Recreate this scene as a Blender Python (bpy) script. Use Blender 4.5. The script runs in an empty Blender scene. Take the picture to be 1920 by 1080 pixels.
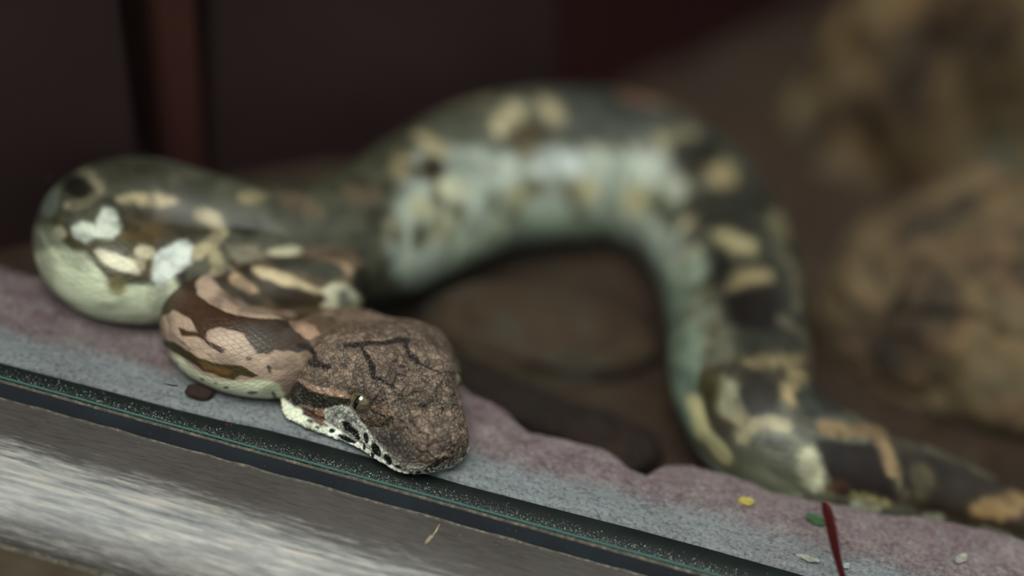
import bpy, math, random
import numpy as np
from mathutils import Vector, Matrix

random.seed(7)
rng = np.random.default_rng(7)
SC = bpy.context.scene
COL = SC.collection

# ------------------------------------------------------------------ camera
W, H = 1920, 1080
FPX = 3733.0                    # focal length in pixels (70 mm on a 36 mm sensor)
PITCH = math.radians(33.0)
ROLL = math.radians(12.0)
CENTRE_DIST = 0.76
CZ = CENTRE_DIST * math.sin(PITCH)
CAM = np.array([0.0, 0.0, CZ])
_f = np.array([0, math.cos(PITCH), -math.sin(PITCH)])
_r0 = np.array([1.0, 0, 0]); _u0 = np.array([0, math.sin(PITCH), math.cos(PITCH)])
_r = math.cos(ROLL) * _r0 + math.sin(ROLL) * _u0
_u = -math.sin(ROLL) * _r0 + math.cos(ROLL) * _u0

def proj(P):
    d = np.asarray(P) - CAM
    z = d @ _f
    return W / 2 + FPX * (d @ _r) / z, H / 2 - FPX * (d @ _u) / z, z

def ray(px, py):
    return _f + _r * (px - W / 2) / FPX - _u * (py - H / 2) / FPX

def G(px, py, z=0.0):
    d = ray(px, py)
    return CAM + d * ((z - CZ) / d[2])

cam_d = bpy.data.cameras.new('camera')
cam_d.lens = 70.0; cam_d.sensor_width = 36.0
cam_d.clip_start = 0.01; cam_d.clip_end = 50
cam = bpy.data.objects.new('camera', cam_d); COL.objects.link(cam)
cam.matrix_world = Matrix(((_r[0], _u[0], -_f[0], CAM[0]), (_r[1], _u[1], -_f[1], CAM[1]),
                           (_r[2], _u[2], -_f[2], CAM[2]), (0, 0, 0, 1)))
SC.camera = cam
cam_d.dof.use_dof = True
cam_d.dof.focus_distance = 0.655
cam_d.dof.aperture_fstop = 1.6
cam_d.dof.aperture_blades = 0

# ------------------------------------------------------------------ light
wd = bpy.data.worlds.new('world'); SC.world = wd; wd.use_nodes = True
nt = wd.node_tree; nt.nodes.clear()
_o = nt.nodes.new('ShaderNodeOutputWorld'); _b = nt.nodes.new('ShaderNodeBackground')
_tc = nt.nodes.new('ShaderNodeTexCoord'); _sx = nt.nodes.new('ShaderNodeSeparateXYZ')
_mr = nt.nodes.new('ShaderNodeMapRange'); _mx = nt.nodes.new('ShaderNodeMix'); _mx.data_type = 'RGBA'
nt.links.new(_tc.outputs['Generated'], _sx.inputs[0]); nt.links.new(_sx.outputs['Z'], _mr.inputs['Value'])
_mr.inputs['From Min'].default_value = -0.15; _mr.inputs['From Max'].default_value = 0.35
nt.links.new(_mr.outputs['Result'], _mx.inputs['Factor'])
_mx.inputs['A'].default_value = (0.028, 0.028, 0.026, 1)
_mx.inputs['B'].default_value = (0.69, 0.745, 0.755, 1)
nt.links.new(_mx.outputs['Result'], _b.inputs['Color']); _b.inputs['Strength'].default_value = 0.62
nt.links.new(_b.outputs[0], _o.inputs[0])

sun_d = bpy.data.lights.new('sun', 'SUN'); sun_d.energy = 3.6; sun_d.angle = math.radians(38)
sun_d.color = (1.0, 0.975, 0.93)
sun = bpy.data.objects.new('sun', sun_d); COL.objects.link(sun)
sun.rotation_euler = Vector((0.20, 0.55, -1.0)).to_track_quat('-Z', 'Y').to_euler()

SC.view_settings.view_transform = 'Standard'; SC.view_settings.look = 'None'
SC.view_settings.gamma = 1.0; SC.view_settings.use_curve_mapping = False
SC.view_settings.exposure = 0.1

# ------------------------------------------------------------------ helpers
def lin(c):
    c = np.asarray(c, float) / 255.0
    return np.where(c <= 0.04045, c / 12.92, ((c + 0.055) / 1.055) ** 2.4)

def hash3(i, j, k, seed=0):
    n = (i * 73856093) ^ (j * 19349663) ^ (k * 83492791) ^ (seed * 2654435761 & 0x7fffffff)
    n = n & 0x7fffffff
    n = (n ^ (n >> 13)) * 1274126177 & 0x7fffffff
    n = (n ^ (n >> 16)) * 668265263 & 0x7fffffff
    return ((n ^ (n >> 15)) & 0xffffff) / float(0xffffff)

def vnoise(P, seed=0):
    P = np.asarray(P, float); I = np.floor(P).astype(np.int64); F = P - I
    F = F * F * (3 - 2 * F); out = 0
    for a in (0, 1):
        for b in (0, 1):
            for c in (0, 1):
                w = (F[:, 0] if a else 1 - F[:, 0]) * (F[:, 1] if b else 1 - F[:, 1]) * (F[:, 2] if c else 1 - F[:, 2])
                out = out + w * hash3(I[:, 0] + a, I[:, 1] + b, I[:, 2] + c, seed)
    return out

def fbm(P, oct=4, seed=0):
    a, s, t = 0.5, 0, 0
    P = np.asarray(P, float)
    for o in range(oct):
        s = s + a * vnoise(P * 2 ** o + 17.3 * o, seed + o); t += a; a *= 0.5
    return s / t

def worley(P, seed=0, jit=0.9):
    """F1, F2 distance and a random value per cell"""
    P = np.asarray(P, float); I = np.floor(P).astype(np.int64)
    f1 = np.full(len(P), 9.0); f2 = np.full(len(P), 9.0); cid = np.zeros(len(P))
    for a in (-1, 0, 1):
        for b in (-1, 0, 1):
            for c in (-1, 0, 1):
                J = I + np.array([a, b, c])
                q = np.stack([hash3(J[:, 0], J[:, 1], J[:, 2], seed + m) for m in (1, 2, 3)], 1)
                d = np.linalg.norm(J + 0.5 + jit * (q - 0.5) - P, axis=1)
                m1 = d < f1
                f2 = np.where(m1, f1, np.minimum(f2, d))
                cid = np.where(m1, hash3(J[:, 0], J[:, 1], J[:, 2], seed + 9), cid)
                f1 = np.where(m1, d, f1)
    return f1, f2, cid

def sstep(a, b, x):
    t = np.clip((x - a) / (b - a), 0, 1)
    return t * t * (3 - 2 * t)

def mesh_from(name, V, F, mat, parent=None, smooth=True):
    me = bpy.data.meshes.new(name)
    V = np.asarray(V, np.float32)
    if isinstance(F, np.ndarray) and F.ndim == 2:
        n, k = F.shape
        me.vertices.add(len(V)); me.vertices.foreach_set('co', V.ravel())
        me.loops.add(n * k); me.loops.foreach_set('vertex_index', F.astype(np.int32).ravel())
        me.polygons.add(n); me.polygons.foreach_set('loop_start', np.arange(0, n * k, k, dtype=np.int32))
        me.update(calc_edges=True)
    else:
        me.from_pydata([tuple(map(float, v)) for v in V], [], [tuple(map(int, f)) for f in F]); me.update()
    if smooth:
        me.polygons.foreach_set('use_smooth', np.ones(len(me.polygons), bool))
    if mat: me.materials.append(mat)
    o = bpy.data.objects.new(name, me); COL.objects.link(o)
    if parent: o.parent = parent
    return o

def grid_faces(nu, nv, wrap_v=False):
    i = np.arange(nu - 1)[:, None]; j = np.arange(nv if wrap_v else nv - 1)[None, :]
    j2 = (j + 1) % nv
    return np.stack([i * nv + j, i * nv + j2, (i + 1) * nv + j2, (i + 1) * nv + j], -1).reshape(-1, 4)

def add_color(me, name, rgb):
    at = me.color_attributes.new(name, 'FLOAT_COLOR', 'POINT')
    at.data.foreach_set('color', np.concatenate([rgb, np.ones((len(rgb), 1))], 1).astype(np.float32).ravel())

def tag(o, label=None, cat=None, group=None, kind=None):
    if label: o['label'] = label
    if cat: o['category'] = cat
    if group: o['group'] = group
    if kind: o['kind'] = kind
    return o

def empty(name, loc=(0, 0, 0)):
    o = bpy.data.objects.new(name, None); o.location = loc; o.empty_display_size = 0.02
    COL.objects.link(o); return o

class Mat:
    """small wrapper for node materials"""
    def __init__(self, name, color=(128, 128, 128), rough=0.6, spec=0.5):
        m = bpy.data.materials.new(name); m.use_nodes = True
        self.m = m; self.t = m.node_tree; self.bsdf = self.t.nodes['Principled BSDF']
        self.bsdf.inputs['Base Color'].default_value = (*lin(color), 1)
        self.bsdf.inputs['Roughness'].default_value = rough
        self.bsdf.inputs['Specular IOR Level'].default_value = spec
        self._obj = None
    def n(self, typ, **kw):
        x = self.t.nodes.new(typ)
        for k, v in kw.items(): setattr(x, k, v)
        return x
    def l(self, a, b): self.t.links.new(a, b)
    def coord(self, scale=(1, 1, 1), rot=(0, 0, 0)):
        tc = self.n('ShaderNodeTexCoord'); mp = self.n('ShaderNodeMapping')
        mp.inputs['Scale'].default_value = scale; mp.inputs['Rotation'].default_value = rot
        self.l(tc.outputs['Object'], mp.inputs['Vector']); return mp.outputs['Vector']
    def noise(self, vec, scale, detail=5, rough=0.6, dist=0.0):
        x = self.n('ShaderNodeTexNoise'); x.inputs['Scale'].default_value = scale
        x.inputs['Detail'].default_value = detail; x.inputs['Roughness'].default_value = rough
        x.inputs['Distortion'].default_value = dist
        self.l(vec, x.inputs['Vector']); return x.outputs['Fac']
    def ramp(self, fac, stops):
        x = self.n('ShaderNodeValToRGB'); e = x.color_ramp.elements
        while len(e) < len(stops): e.new(0.5)
        for el, (p, c) in zip(e, stops):
            el.position = p
            el.color = (c, c, c, 1) if isinstance(c, (int, float)) else (*lin(c), 1)
        self.l(fac, x.inputs['Fac']); return x.outputs['Color']
    def mix(self, fac, a, b, blend='MIX'):
        x = self.n('ShaderNodeMix', data_type='RGBA', blend_type=blend)
        for s, v in (('Factor', fac), ('A', a), ('B', b)):
            if hasattr(v, 'is_linked') or hasattr(v, 'links'): self.l(v, x.inputs[s])
            elif isinstance(v, (int, float)): x.inputs[s].default_value = v if s == 'Factor' else (v, v, v, 1)
            else: x.inputs[s].default_value = (*lin(v), 1)
        return x.outputs['Result']
    def base(self, out): self.l(out, self.bsdf.inputs['Base Color'])
    def bump(self, height, strength=0.5, dist=0.001, prev=None):
        x = self.n('ShaderNodeBump'); x.inputs['Strength'].default_value = strength
        x.inputs['Distance'].default_value = dist; self.l(height, x.inputs['Height'])
        if prev is not None: self.l(prev, x.inputs['Normal'])
        self.l(x.outputs['Normal'], self.bsdf.inputs['Normal']); return x.outputs['Normal']

# ------------------------------------------------------------------ rail frame of reference
# the foot of the glass runs through two photo points on the plane z = 0
RA = G(0, 700); RB = G(1320, 1064)
UR = (RB - RA) / np.linalg.norm(RB - RA)           # along the rail
VR = np.array([-UR[1], UR[0], 0.0])                # into the enclosure
RO = RA.copy()
ZR = np.array([0, 0, 1.0])
def R(u, v, z): return RO + UR * u + VR * v + ZR * z
def uv_of(P):
    d = np.asarray(P) - RO
    return d @ UR, d @ VR
rail_rot = math.atan2(UR[1], UR[0])
U0, U1 = -0.30, 0.95

# ------------------------------------------------------------------ materials of the setting
def mat_rail():
    M = Mat('weathered_aluminium', (92, 88, 80), 0.42, 0.6)
    v = M.coord((1, 1, 1))
    vs = M.coord((38, 620, 620)); vs2 = M.coord((130, 1500, 1500))
    streak = M.noise(vs, 1.0, 8, 0.72, 0.4); fine = M.noise(vs2, 1.0, 6, 0.75, 0.2)
    blot = M.noise(v, 26, 6, 0.6); speck = M.noise(v, 900, 2, 0.6)
    # worn chalky residue lies along the crown of the profile (object Y runs across the rail)
    tc = M.n('ShaderNodeTexCoord'); sx = M.n('ShaderNodeSeparateXYZ'); M.l(tc.outputs['Object'], sx.inputs[0])
    band = M.n('ShaderNodeFloatCurve')
    mr = M.n('ShaderNodeMapRange'); mr.inputs['From Min'].default_value = -0.048; mr.inputs['From Max'].default_value = -0.005
    M.l(sx.outputs['Y'], mr.inputs['Value'])
    bandc = M.ramp(mr.outputs['Result'], [(0.0, 0.12), (0.10, 0.45), (0.28, 0.85), (0.46, 1.0), (0.60, 0.55), (0.74, 0.12), (0.9, 0.0)])
    # wear grows thinner towards the right end
    mru = M.n('ShaderNodeMapRange'); mru.inputs['From Min'].default_value = 0.02; mru.inputs['From Max'].default_value = 0.23
    mru.inputs['To Min'].default_value = 1.0; mru.inputs['To Max'].default_value = 0.42
    M.l(sx.outputs['X'], mru.inputs['Value'])
    m1 = M.n('ShaderNodeMath', operation='MULTIPLY'); M.l(bandc, m1.inputs[0]); M.l(mru.outputs['Result'], m1.inputs[1])
    add = M.n('ShaderNodeMath', operation='MULTIPLY_ADD'); M.l(streak, add.inputs[0]); add.inputs[1].default_value = 0.9; M.l(m1.outputs[0], add.inputs[2])
    add2 = M.n('ShaderNodeMath', operation='MULTIPLY_ADD'); M.l(fine, add2.inputs[0]); add2.inputs[1].default_value = 0.95; M.l(add.outputs[0], add2.inputs[2])
    wear = M.ramp(add2.outputs[0], [(0.0, 0.0), (0.90, 0.0), (1.0, 0.28)])
    sc = M.n('ShaderNodeMapRange'); sc.inputs['From Min'].default_value = 1.22; sc.inputs['From Max'].default_value = 1.72
    M.l(add2.outputs[0], sc.inputs['Value'])
    base = M.ramp(blot, [(0.3, (48, 45, 40)), (0.5, (60, 56, 50)), (0.7, (68, 65, 61))])
    base = M.mix(M.ramp(fine, [(0.35, 0.0), (0.75, 0.5)]), base, (80, 78, 76))
    chalk = M.ramp(streak, [(0.38, (70, 76, 78)), (0.52, (128, 132, 126)), (0.64, (164, 158, 146))])
    c = M.mix(sc.outputs['Result'], base, chalk)
    c = M.mix(M.ramp(speck, [(0.70, 0.0), (0.76, 0.6)]), c, (120, 116, 106))
    c = M.mix(0.6, c, M.ramp(fine, [(0.36, 0.55), (0.54, 1.0)]), 'MULTIPLY')
    M.base(c)
    M.l(M.ramp(streak, [(0.3, 0.36), (0.7, 0.62)]), M.bsdf.inputs['Roughness'])
    M.bsdf.inputs['Metallic'].default_value = 0.15
    M.bump(fine, 0.25, 0.0004)
    return M.m

def mat_bronze():
    M = Mat('bronze_anodised', (66, 58, 44), 0.45, 0.5)
    v = M.coord((1, 1, 1)); n = M.noise(v, 60, 6, 0.65); s = M.noise(v, 700, 2)
    c = M.ramp(n, [(0.3, (58, 50, 38)), (0.7, (76, 68, 54))])
    M.base(M.mix(M.ramp(s, [(0.7, 0), (0.76, 0.5)]), c, (120, 112, 96)))
    return M.m

def mat_gasket():
    M = Mat('black_rubber', (38, 46, 54), 0.5, 0.45)
    v = M.coord((1, 1, 1)); s = M.noise(v, 800, 2, 0.5); n = M.noise(v, 40, 5)
    c = M.ramp(n, [(0.3, (22, 27, 32)), (0.7, (32, 39, 45))])
    M.base(M.mix(M.ramp(s, [(0.71, 0), (0.76, 0.55)]), c, (120, 128, 130)))
    M.bump(M.noise(v, 350, 4), 0.15, 0.0003)
    return M.m

def mat_dustline():
    M = Mat('dusty_edge', (128, 124, 106), 0.9, 0.2)
    v = M.coord((1, 1, 1)); n = M.noise(v, 420, 5, 0.7)
    M.base(M.ramp(n, [(0.3, (50, 50, 45)), (0.55, (86, 84, 73)), (0.75, (138, 131, 110))]))
    return M.m

def mat_ledge():
    M = Mat('dark_ledge', (44, 54, 52), 0.6, 0.1)
    v = M.coord((1, 1, 1)); n = M.noise(v, 60, 5); s = M.noise(v, 1500, 3, 0.6)
    c = M.ramp(n, [(0.3, (12, 17, 16)), (0.7, (21, 27, 25))])
    # settled dust against the foot of the glass
    tc = M.n('ShaderNodeTexCoord'); sx = M.n('ShaderNodeSeparateXYZ'); M.l(tc.outputs['Object'], sx.inputs[0])
    mr = M.n('ShaderNodeMapRange'); mr.inputs['From Min'].default_value = 0.012; mr.inputs['From Max'].default_value = 0.0
    M.l(sx.outputs['Y'], mr.inputs['Value'])
    m1 = M.n('ShaderNodeMath', operation='MULTIPLY_ADD'); M.l(mr.outputs['Result'], m1.inputs[0]); m1.inputs[1].default_value = 0.32; M.l(s, m1.inputs[2])
    c = M.mix(M.ramp(m1.outputs[0], [(0.76, 0.0), (1.0, 0.6)]), c, (100, 110, 102))
    M.base(c)
    return M.m

def mat_glass():
    m = bpy.data.materials.new('clear_glass'); m.use_nodes = True; t = m.node_tree; t.nodes.clear()
    o = t.nodes.new('ShaderNodeOutputMaterial'); mx = t.nodes.new('ShaderNodeMixShader')
    tr = t.nodes.new('ShaderNodeBsdfTransparent'); gl = t.nodes.new('ShaderNodeBsdfGlossy'); fr = t.nodes.new('ShaderNodeFresnel')
    tr.inputs['Color'].default_value = (0.982, 0.992, 0.987, 1); gl.inputs['Roughness'].default_value = 0.02
    t.nodes.remove(fr); mx.inputs[0].default_value = 0.0035      # weak surface reflection
    t.links.new(tr.outputs[0], mx.inputs[1]); t.links.new(gl.outputs[0], mx.inputs[2])
    t.links.new(mx.outputs[0], o.inputs[0]); return m

def mat_glass_edge():
    return Mat('green_glass_edge', (66, 100, 94), 0.3, 0.5).m

def mat_slab():
    M = Mat('purple_grey_stone', (120, 110, 112), 0.8, 0.3)
    v = M.coord((1, 1, 1)); n = M.noise(v, 55, 8, 0.65, 0.3); n2 = M.noise(v, 170, 6, 0.7); n3 = M.noise(v, 17, 4)
    c = M.ramp(n, [(0.28, (78, 62, 67)), (0.45, (106, 88, 92)), (0.6, (120, 106, 107)), (0.75, (144, 133, 131))])
    c = M.mix(M.ramp(n2, [(0.42, 0.0), (0.7, 0.65)]), c, (122, 120, 116))
    c = M.mix(M.ramp(n2, [(0.3, 0.55), (0.44, 0.0)]), c, (52, 44, 45))
    # bluish skylight and reflection by the glass, painted in along the front edge
    at = M.n('ShaderNodeAttribute', attribute_name='front'); 
    m1 = M.n('ShaderNodeMath', operation='MULTIPLY_ADD'); M.l(n, m1.inputs[0]); m1.inputs[1].default_value = 0.9; M.l(at.outputs['Fac'], m1.inputs[2])
    c = M.mix(M.ramp(m1.outputs[0], [(0.60, 0.0), (1.35, 0.75)]), c, (118, 130, 132))
    c = M.mix(M.ramp(n3, [(0.5, 0.0), (0.7, 0.35)]), c, (92, 68, 72))
    n5 = M.noise(v, 650, 4, 0.7)
    c = M.mix(M.ramp(n5, [(0.36, 0.6), (0.5, 0.0)]), c, (62, 54, 54)); c = M.mix(M.ramp(n5, [(0.56, 0.0), (0.70, 0.6)]), c, (150, 144, 138))
    M.base(c); b = M.bump(n, 0.7, 0.004); b = M.bump(n2, 0.8, 0.0016, b); M.bump(n5, 0.5, 0.0006, b)
    return M.m

def mat_earth(name, cols, scale=14, rough=0.85, bump=0.004, lichen=None):
    M = Mat(name, cols[1], rough, 0.25)
    v = M.coord((1, 1, 1)); n = M.noise(v, scale, 6, 0.6, 0.5); n2 = M.noise(v, scale * 6, 5, 0.65)
    k = len(cols) - 1
    c = M.ramp(n, [(0.28 + 0.44 * i / k, col) for i, col in enumerate(cols)])
    c = M.mix(M.ramp(n2, [(0.4, 0.0), (0.75, 0.4)]), c, tuple(min(255, int(x * 1.35)) for x in cols[-1]))
    if lichen:
        n4 = M.noise(M.coord((1, 1, 2.2)), scale * 1.4, 4, 0.5); c = M.mix(M.ramp(n4, [(0.60, 0.0), (0.70, 0.9)]), c, lichen)
        n6 = M.noise(M.coord((1.3, 1, 1)), scale * 0.9, 4, 0.5); c = M.mix(M.ramp(n6, [(0.30, 0.9), (0.42, 0.0)]), c, (20, 22, 22))
    M.base(c); M.bump(n2, 0.6, bump)
    return M.m

# ------------------------------------------------------------------ window: rail, gasket, glass, ledge
window = empty('window_1', tuple(R(0, 0, 0)))
window.rotation_euler[2] = rail_rot
tag(window, 'glass front of the enclosure in a weathered metal rail with black gasket', 'window', kind='structure')

def extrude_profile(name, prof, mat, parent, u0=U0, u1=U1, nu=2, smooth=True, closed=True, jitter=None):
    """prof: (v, z) outline in rail coordinates, local to the window empty"""
    prof = np.array(prof, float); k = len(prof)
    us = np.linspace(u0, u1, nu)
    V = np.stack([np.repeat(us, k), np.tile(prof[:, 0], nu), np.tile(prof[:, 1], nu)], 1)
    if jitter is not None: V = jitter(V, nu, k)
    F = grid_faces(nu, k, closed)
    o = mesh_from(name, V, F, mat, parent, smooth)
    if closed:
        me = o.data
        import bmesh
        bm = bmesh.new(); bm.from_mesh(me); bm.verts.ensure_lookup_table()
        bm.faces.new([bm.verts[i] for i in range(k)]); bm.faces.new([bm.verts[(nu - 1) * k + i] for i in range(k)][::-1])
        bmesh.ops.recalc_face_normals(bm, faces=bm.faces); bm.to_mesh(me); bm.free()
    if smooth:
        me = o.data
        try: me.set_sharp_from_angle(angle=math.radians(40))
        except Exception: pass
    return o

GZ = -0.0067     # the rail crown sits this far below the glass foot line
# rail: almost flat behind, rolling over towards the viewer
arc = []
vv, zz = -0.0035, GZ
ang = math.radians(6)
N = 26
for i in range(N + 1):
    arc.append((vv, zz))
    t = i / N
    ang = math.radians(6 + 62 * t ** 1.6)
    st = 0.0512 / N
    vv -= st * math.cos(ang); zz -= st * math.sin(ang)
RAIL_END = arc[-1]
prof = [(-0.0035, GZ - 0.05)] + arc + [(RAIL_END[0] + 0.004, GZ - 0.05)]
sill = extrude_profile('sill_rail', prof, mat_rail(), window, nu=60)
tag(sill, 'grey-brown metal sill rail with chalky worn streaks')
# lower bronze section with a pale dusty arris, separated by a dark groove
lv, lz = RAIL_END[0] - 0.0012, RAIL_END[1] + 0.001
low = extrude_profile('lower_rail', [(lv, lz), (lv - 0.002, lz + 0.0004), (lv - 0.05, lz - 0.004), (lv - 0.05, GZ - 0.11), (lv + 0.002, GZ - 0.11), (lv + 0.002, lz - 0.012)], mat_bronze(), window, smooth=False)
tag(low, 'dark bronze lower section of the rail')
dl = mat_dustline()
def wob(amp, seed):
    def f(V, nu, k):
        n = fbm(np.stack([V[:, 0] * 160, np.full(len(V), seed), V[:, 1] * 30], 1), 3, seed) - 0.5
        V = V.copy(); V[:, 2] += amp * n * 2; V[:, 1] += amp * n; return V
    return f
extrude_profile('dust_line', [(lv + 0.0004, lz - 0.0004), (lv + 0.0004, lz + 0.0006), (lv - 0.0013, lz + 0.0010), (lv - 0.0017, lz + 0.0002)], dl, window, nu=200, jitter=wob(0.00022, 5))
# gasket
gas = extrude_profile('rubber_gasket', [(-0.0037, GZ - 0.004), (-0.0039, -0.0004), (-0.0037, 0.0), (-0.0034, 0.0), (-0.0032, GZ - 0.004)], mat_gasket(), window)
tag(gas, 'black rubber gasket strip')
extrude_profile('dust_line', [(-0.0039, GZ - 0.0006), (-0.0039, GZ + 0.00022), (-0.0046, GZ + 0.0001), (-0.0049, GZ - 0.0006)], dl, window, nu=400, jitter=wob(0.00035, 9))
extrude_profile('dust_line', [(-0.0040, -0.0005), (-0.0038, 0.0001), (-0.0034, 0.0002), (-0.0033, -0.0002)], dl, window, nu=400, jitter=wob(0.00012, 13))
# glass: pane standing in the groove behind the gasket
pane = extrude_profile('glass_pane', [(-0.0018, -0.012), (-0.0018, 0.55), (0.0002, 0.55), (0.0002, -0.012)], mat_glass(), window, smooth=False)
tag(pane, 'clear vertical glass pane')
extrude_profile('glazing_bead', [(-0.0020, -0.0004), (-0.0020, 0.0002), (-0.00185, 0.0004), (-0.00185, -0.0004)], mat_glass_edge(), window, nu=120, jitter=wob(0.00008, 21))
# inner ledge of the frame behind the glass
led = extrude_profile('inner_ledge', [(0.0004, -0.012), (0.0004, -0.0012), (0.0175, -0.0012), (0.0182, -0.0018), (0.0182, -0.012)], mat_ledge(), window, smooth=False)
tag(led, 'dark dusty inner ledge of the frame')

# ------------------------------------------------------------------ stone slab along the glass
def interp_edge(pts, z):
    a = np.array([uv_of(G(x, y, z)) for x, y in pts]); a = a[np.argsort(a[:, 0])]
    return a[:, 0], a[:, 1]
back_px = [(-330, 400), (-150, 445), (0, 490), (75, 512), (200, 470), (330, 465), (500, 500), (640, 560), (770, 650), (860, 712), (905, 742),
           (950, 765), (995, 806), (1060, 822), (1130, 838), (1185, 872), (1215, 880), (1250, 864), (1300, 862), (1380, 884), (1440, 905), (1500, 924), (1580, 938), (1650, 948),
           (1750, 966), (1850, 986), (1930, 1012), (2100, 1075), (2350, 1150)]
BU, BV = interp_edge(back_px, 0.0)
front_px = [(-300, 590), (0, 675), (200, 727), (330, 762), (430, 786), (500, 800), (600, 826), (720, 860), (870, 904), (1000, 938), (1200, 989), (1330, 1024), (1530, 1080), (1900, 1180), (2400, 1310)]
FU, FV = interp_edge(front_px, 0.0)
nu, nv = 620, 150
us = np.linspace(max(BU[0], FU[0]) + 0.002, min(BU[-1], FU[-1]) - 0.002, nu)
vb = np.interp(us, BU, BV) + 0.0016 * (fbm(np.stack([us * 120, us * 0, us * 0], 1), 4, 3) - 0.5) * 2
vf = np.interp(us, FU, FV)
tt = np.linspace(0, 1, nv)
Ug = np.repeat(us, nv); Tg = np.tile(tt, nu)
Vg = np.repeat(vf, nv) + (np.repeat(vb, nv) - np.repeat(vf, nv)) * Tg
P3 = np.stack([Ug, Vg, 0 * Ug], 1)
zg = 0.0022 * (fbm(P3 * 70, 5, 11) - 0.5) * 2 - 0.0012
db = np.repeat(vb, nv) - Vg
df = Vg - np.repeat(vf, nv)
zg = zg - 0.003 * (1 - np.clip(db / 0.006, 0, 1)) ** 2 - 0.0006 * (1 - np.clip(df / 0.003, 0, 1)) ** 2 + 0.0020
top = RO + UR * Ug[:, None] + VR * Vg[:, None] + ZR * zg[:, None]
# skirts
def skirt(edge_idx, dz, out):
    P = top[edge_idx].copy(); P[:, 2] = dz; P += VR * out; return P
bi = np.arange(nu) * nv + nv - 1; fi = np.arange(nu) * nv
B1 = top[bi].copy(); B1[:, 2] -= 0.004; B1 += VR * 0.0012
B2 = skirt(bi, -0.046, 0.0005); F2 = skirt(fi, -0.011, 0)
V = np.concatenate([top, B1, B2, F2]); n0 = len(top)
F = grid_faces(nu, nv)
i = np.arange(nu - 1)
def strip(a, b): return np.stack([a[:-1], b[:-1], b[1:], a[1:]], 1)
b1 = n0 + np.arange(nu); b2 = b1 + nu; f2 = b2 + nu
F = np.concatenate([F, strip(bi, b1), strip(b1, b2), strip(f2, fi), strip(b2, f2)])
slab = mesh_from('stone_slab', V, F[:, ::-1].copy(), mat_slab())
fr = np.concatenate([np.clip(1 - df / 0.024, 0, 1), np.zeros(2 * nu), np.ones(nu)])
a = slab.data.attributes.new('front', 'FLOAT', 'POINT'); a.data.foreach_set('value', fr.astype(np.float32))
tag(slab, 'rough purple-grey stone slab lying along the glass under the snake', 'stone')

# ------------------------------------------------------------------ brown ground behind the slab
ZF = -0.022
gx = np.linspace(-0.34, 0.80, 420); gy = np.linspace(0.42, 1.35, 340)
X, Y = np.meshgrid(gx, gy, indexing='ij'); X = X.ravel(); Y = Y.ravel()
P3 = np.stack([X, Y, 0 * X], 1)
gu, gv = uv_of(P3)
zz = ZF + 0.004 * (fbm(P3 * 22, 4, 31) - 0.5) * 2
near = gv < 0.03
keep_v = gv > 0.012
idx = -np.ones(len(X), int); idx[keep_v] = np.arange(keep_v.sum())
F = grid_faces(420, 340); F = F[(keep_v[F]).all(1)]
zz = zz + 0.012 * sstep(0.105, 0.055, gu)
tr = gv - np.interp(gu, BU, BV); tw = sstep(0.12, 0.145, gu) * sstep(0.226, 0.205, gu)
zz = zz - 0.006 * tw * sstep(0.030, 0.018, tr)
zz = np.where(gv < np.interp(gu, BU, BV) + 0.002, np.minimum(zz, -0.0235), zz)
ground = mesh_from('floor', np.stack([X, Y, zz], 1)[keep_v], idx[F][:, ::1], mat_earth('leaf_brown_earth', [(20, 12, 8), (39, 25, 15), (41, 33, 24), (52, 40, 27)], 22))
tag(ground, 'brown mottled earth floor of the enclosure behind the slab', 'floor', kind='structure')

# ------------------------------------------------------------------ walls
def wall(name, p0, p1, z0, z1, thick, mat, lean=0.0):
    p0 = np.array(p0); p1 = np.array(p1); d = (p1 - p0); L = np.linalg.norm(d[:2]); d = d / L
    nrm = np.array([-d[1], d[0], 0.0])
    V = []
    for z in (z0, z1):
        off = nrm * lean * (z - z0)
        for p in (p0, p1):
            for k in (0, 1):
                q = p + nrm * thick * k + off; V.append((q[0], q[1], z))
    F = [(0, 2, 6, 4), (1, 5, 7, 3), (0, 1, 3, 2), (4, 6, 7, 5), (0, 4, 5, 1), (2, 3, 7, 6)]
    return mesh_from(name, V, F, mat, smooth=False)

def mat_wall(name, cols, rough=0.55):
    M = Mat(name, cols[0], rough, 0.4); v = M.coord((1, 1, 1)); n = M.noise(v, 9, 5, 0.6)
    M.base(M.ramp(n, [(0.3, cols[0]), (0.7, cols[1])])); M.bump(M.noise(v, 60, 4), 0.2, 0.002)
    return M.m

C0 = np.array([-0.165, 0.655, 0.0]); C1 = np.array([0.04, 0.815, 0.0])
WD = (C1 - C0) / np.linalg.norm(C1 - C0); WN = np.array([-WD[1], WD[0], 0.0])
def on_wall(px, py, off=0.0):
    d = ray(px, py); o = C0 + WN * off
    return CAM + d * (((o - CAM) @ WN) / (d @ WN))
maroon = mat_wall('maroon_boards', [(34, 19, 19), (46, 27, 26)])
PT = on_wall(1050, 120, 0.03); PT[2] = 0
deep_red = mat_wall('dark_red_wall', [(36, 3, 6), (50, 6, 9)])
wb = wall('wall_back', C0 - WD * 0.25 + WN * 0.03, PT + WD * 0.02, -0.04, 0.75, 0.02, deep_red)
wr = wall('wall_right', PT, PT + np.array([0.56, 0.83, 0]) * 0.75, -0.04, 0.75, 0.02, deep_red)
tag(wr, 'deep red wall running back beside the large boulder', 'wall', kind='structure')
tag(wb, 'dark red back wall of the enclosure', 'wall', kind='structure')
wl = wall('wall_left', np.array([-0.34, 0.30, 0]), C0 - WD * 0.25 + WN * 0.03, -0.03, 0.75, 0.02, maroon)
tag(wl, 'maroon side wall beside the coils', 'wall', kind='structure')

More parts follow.
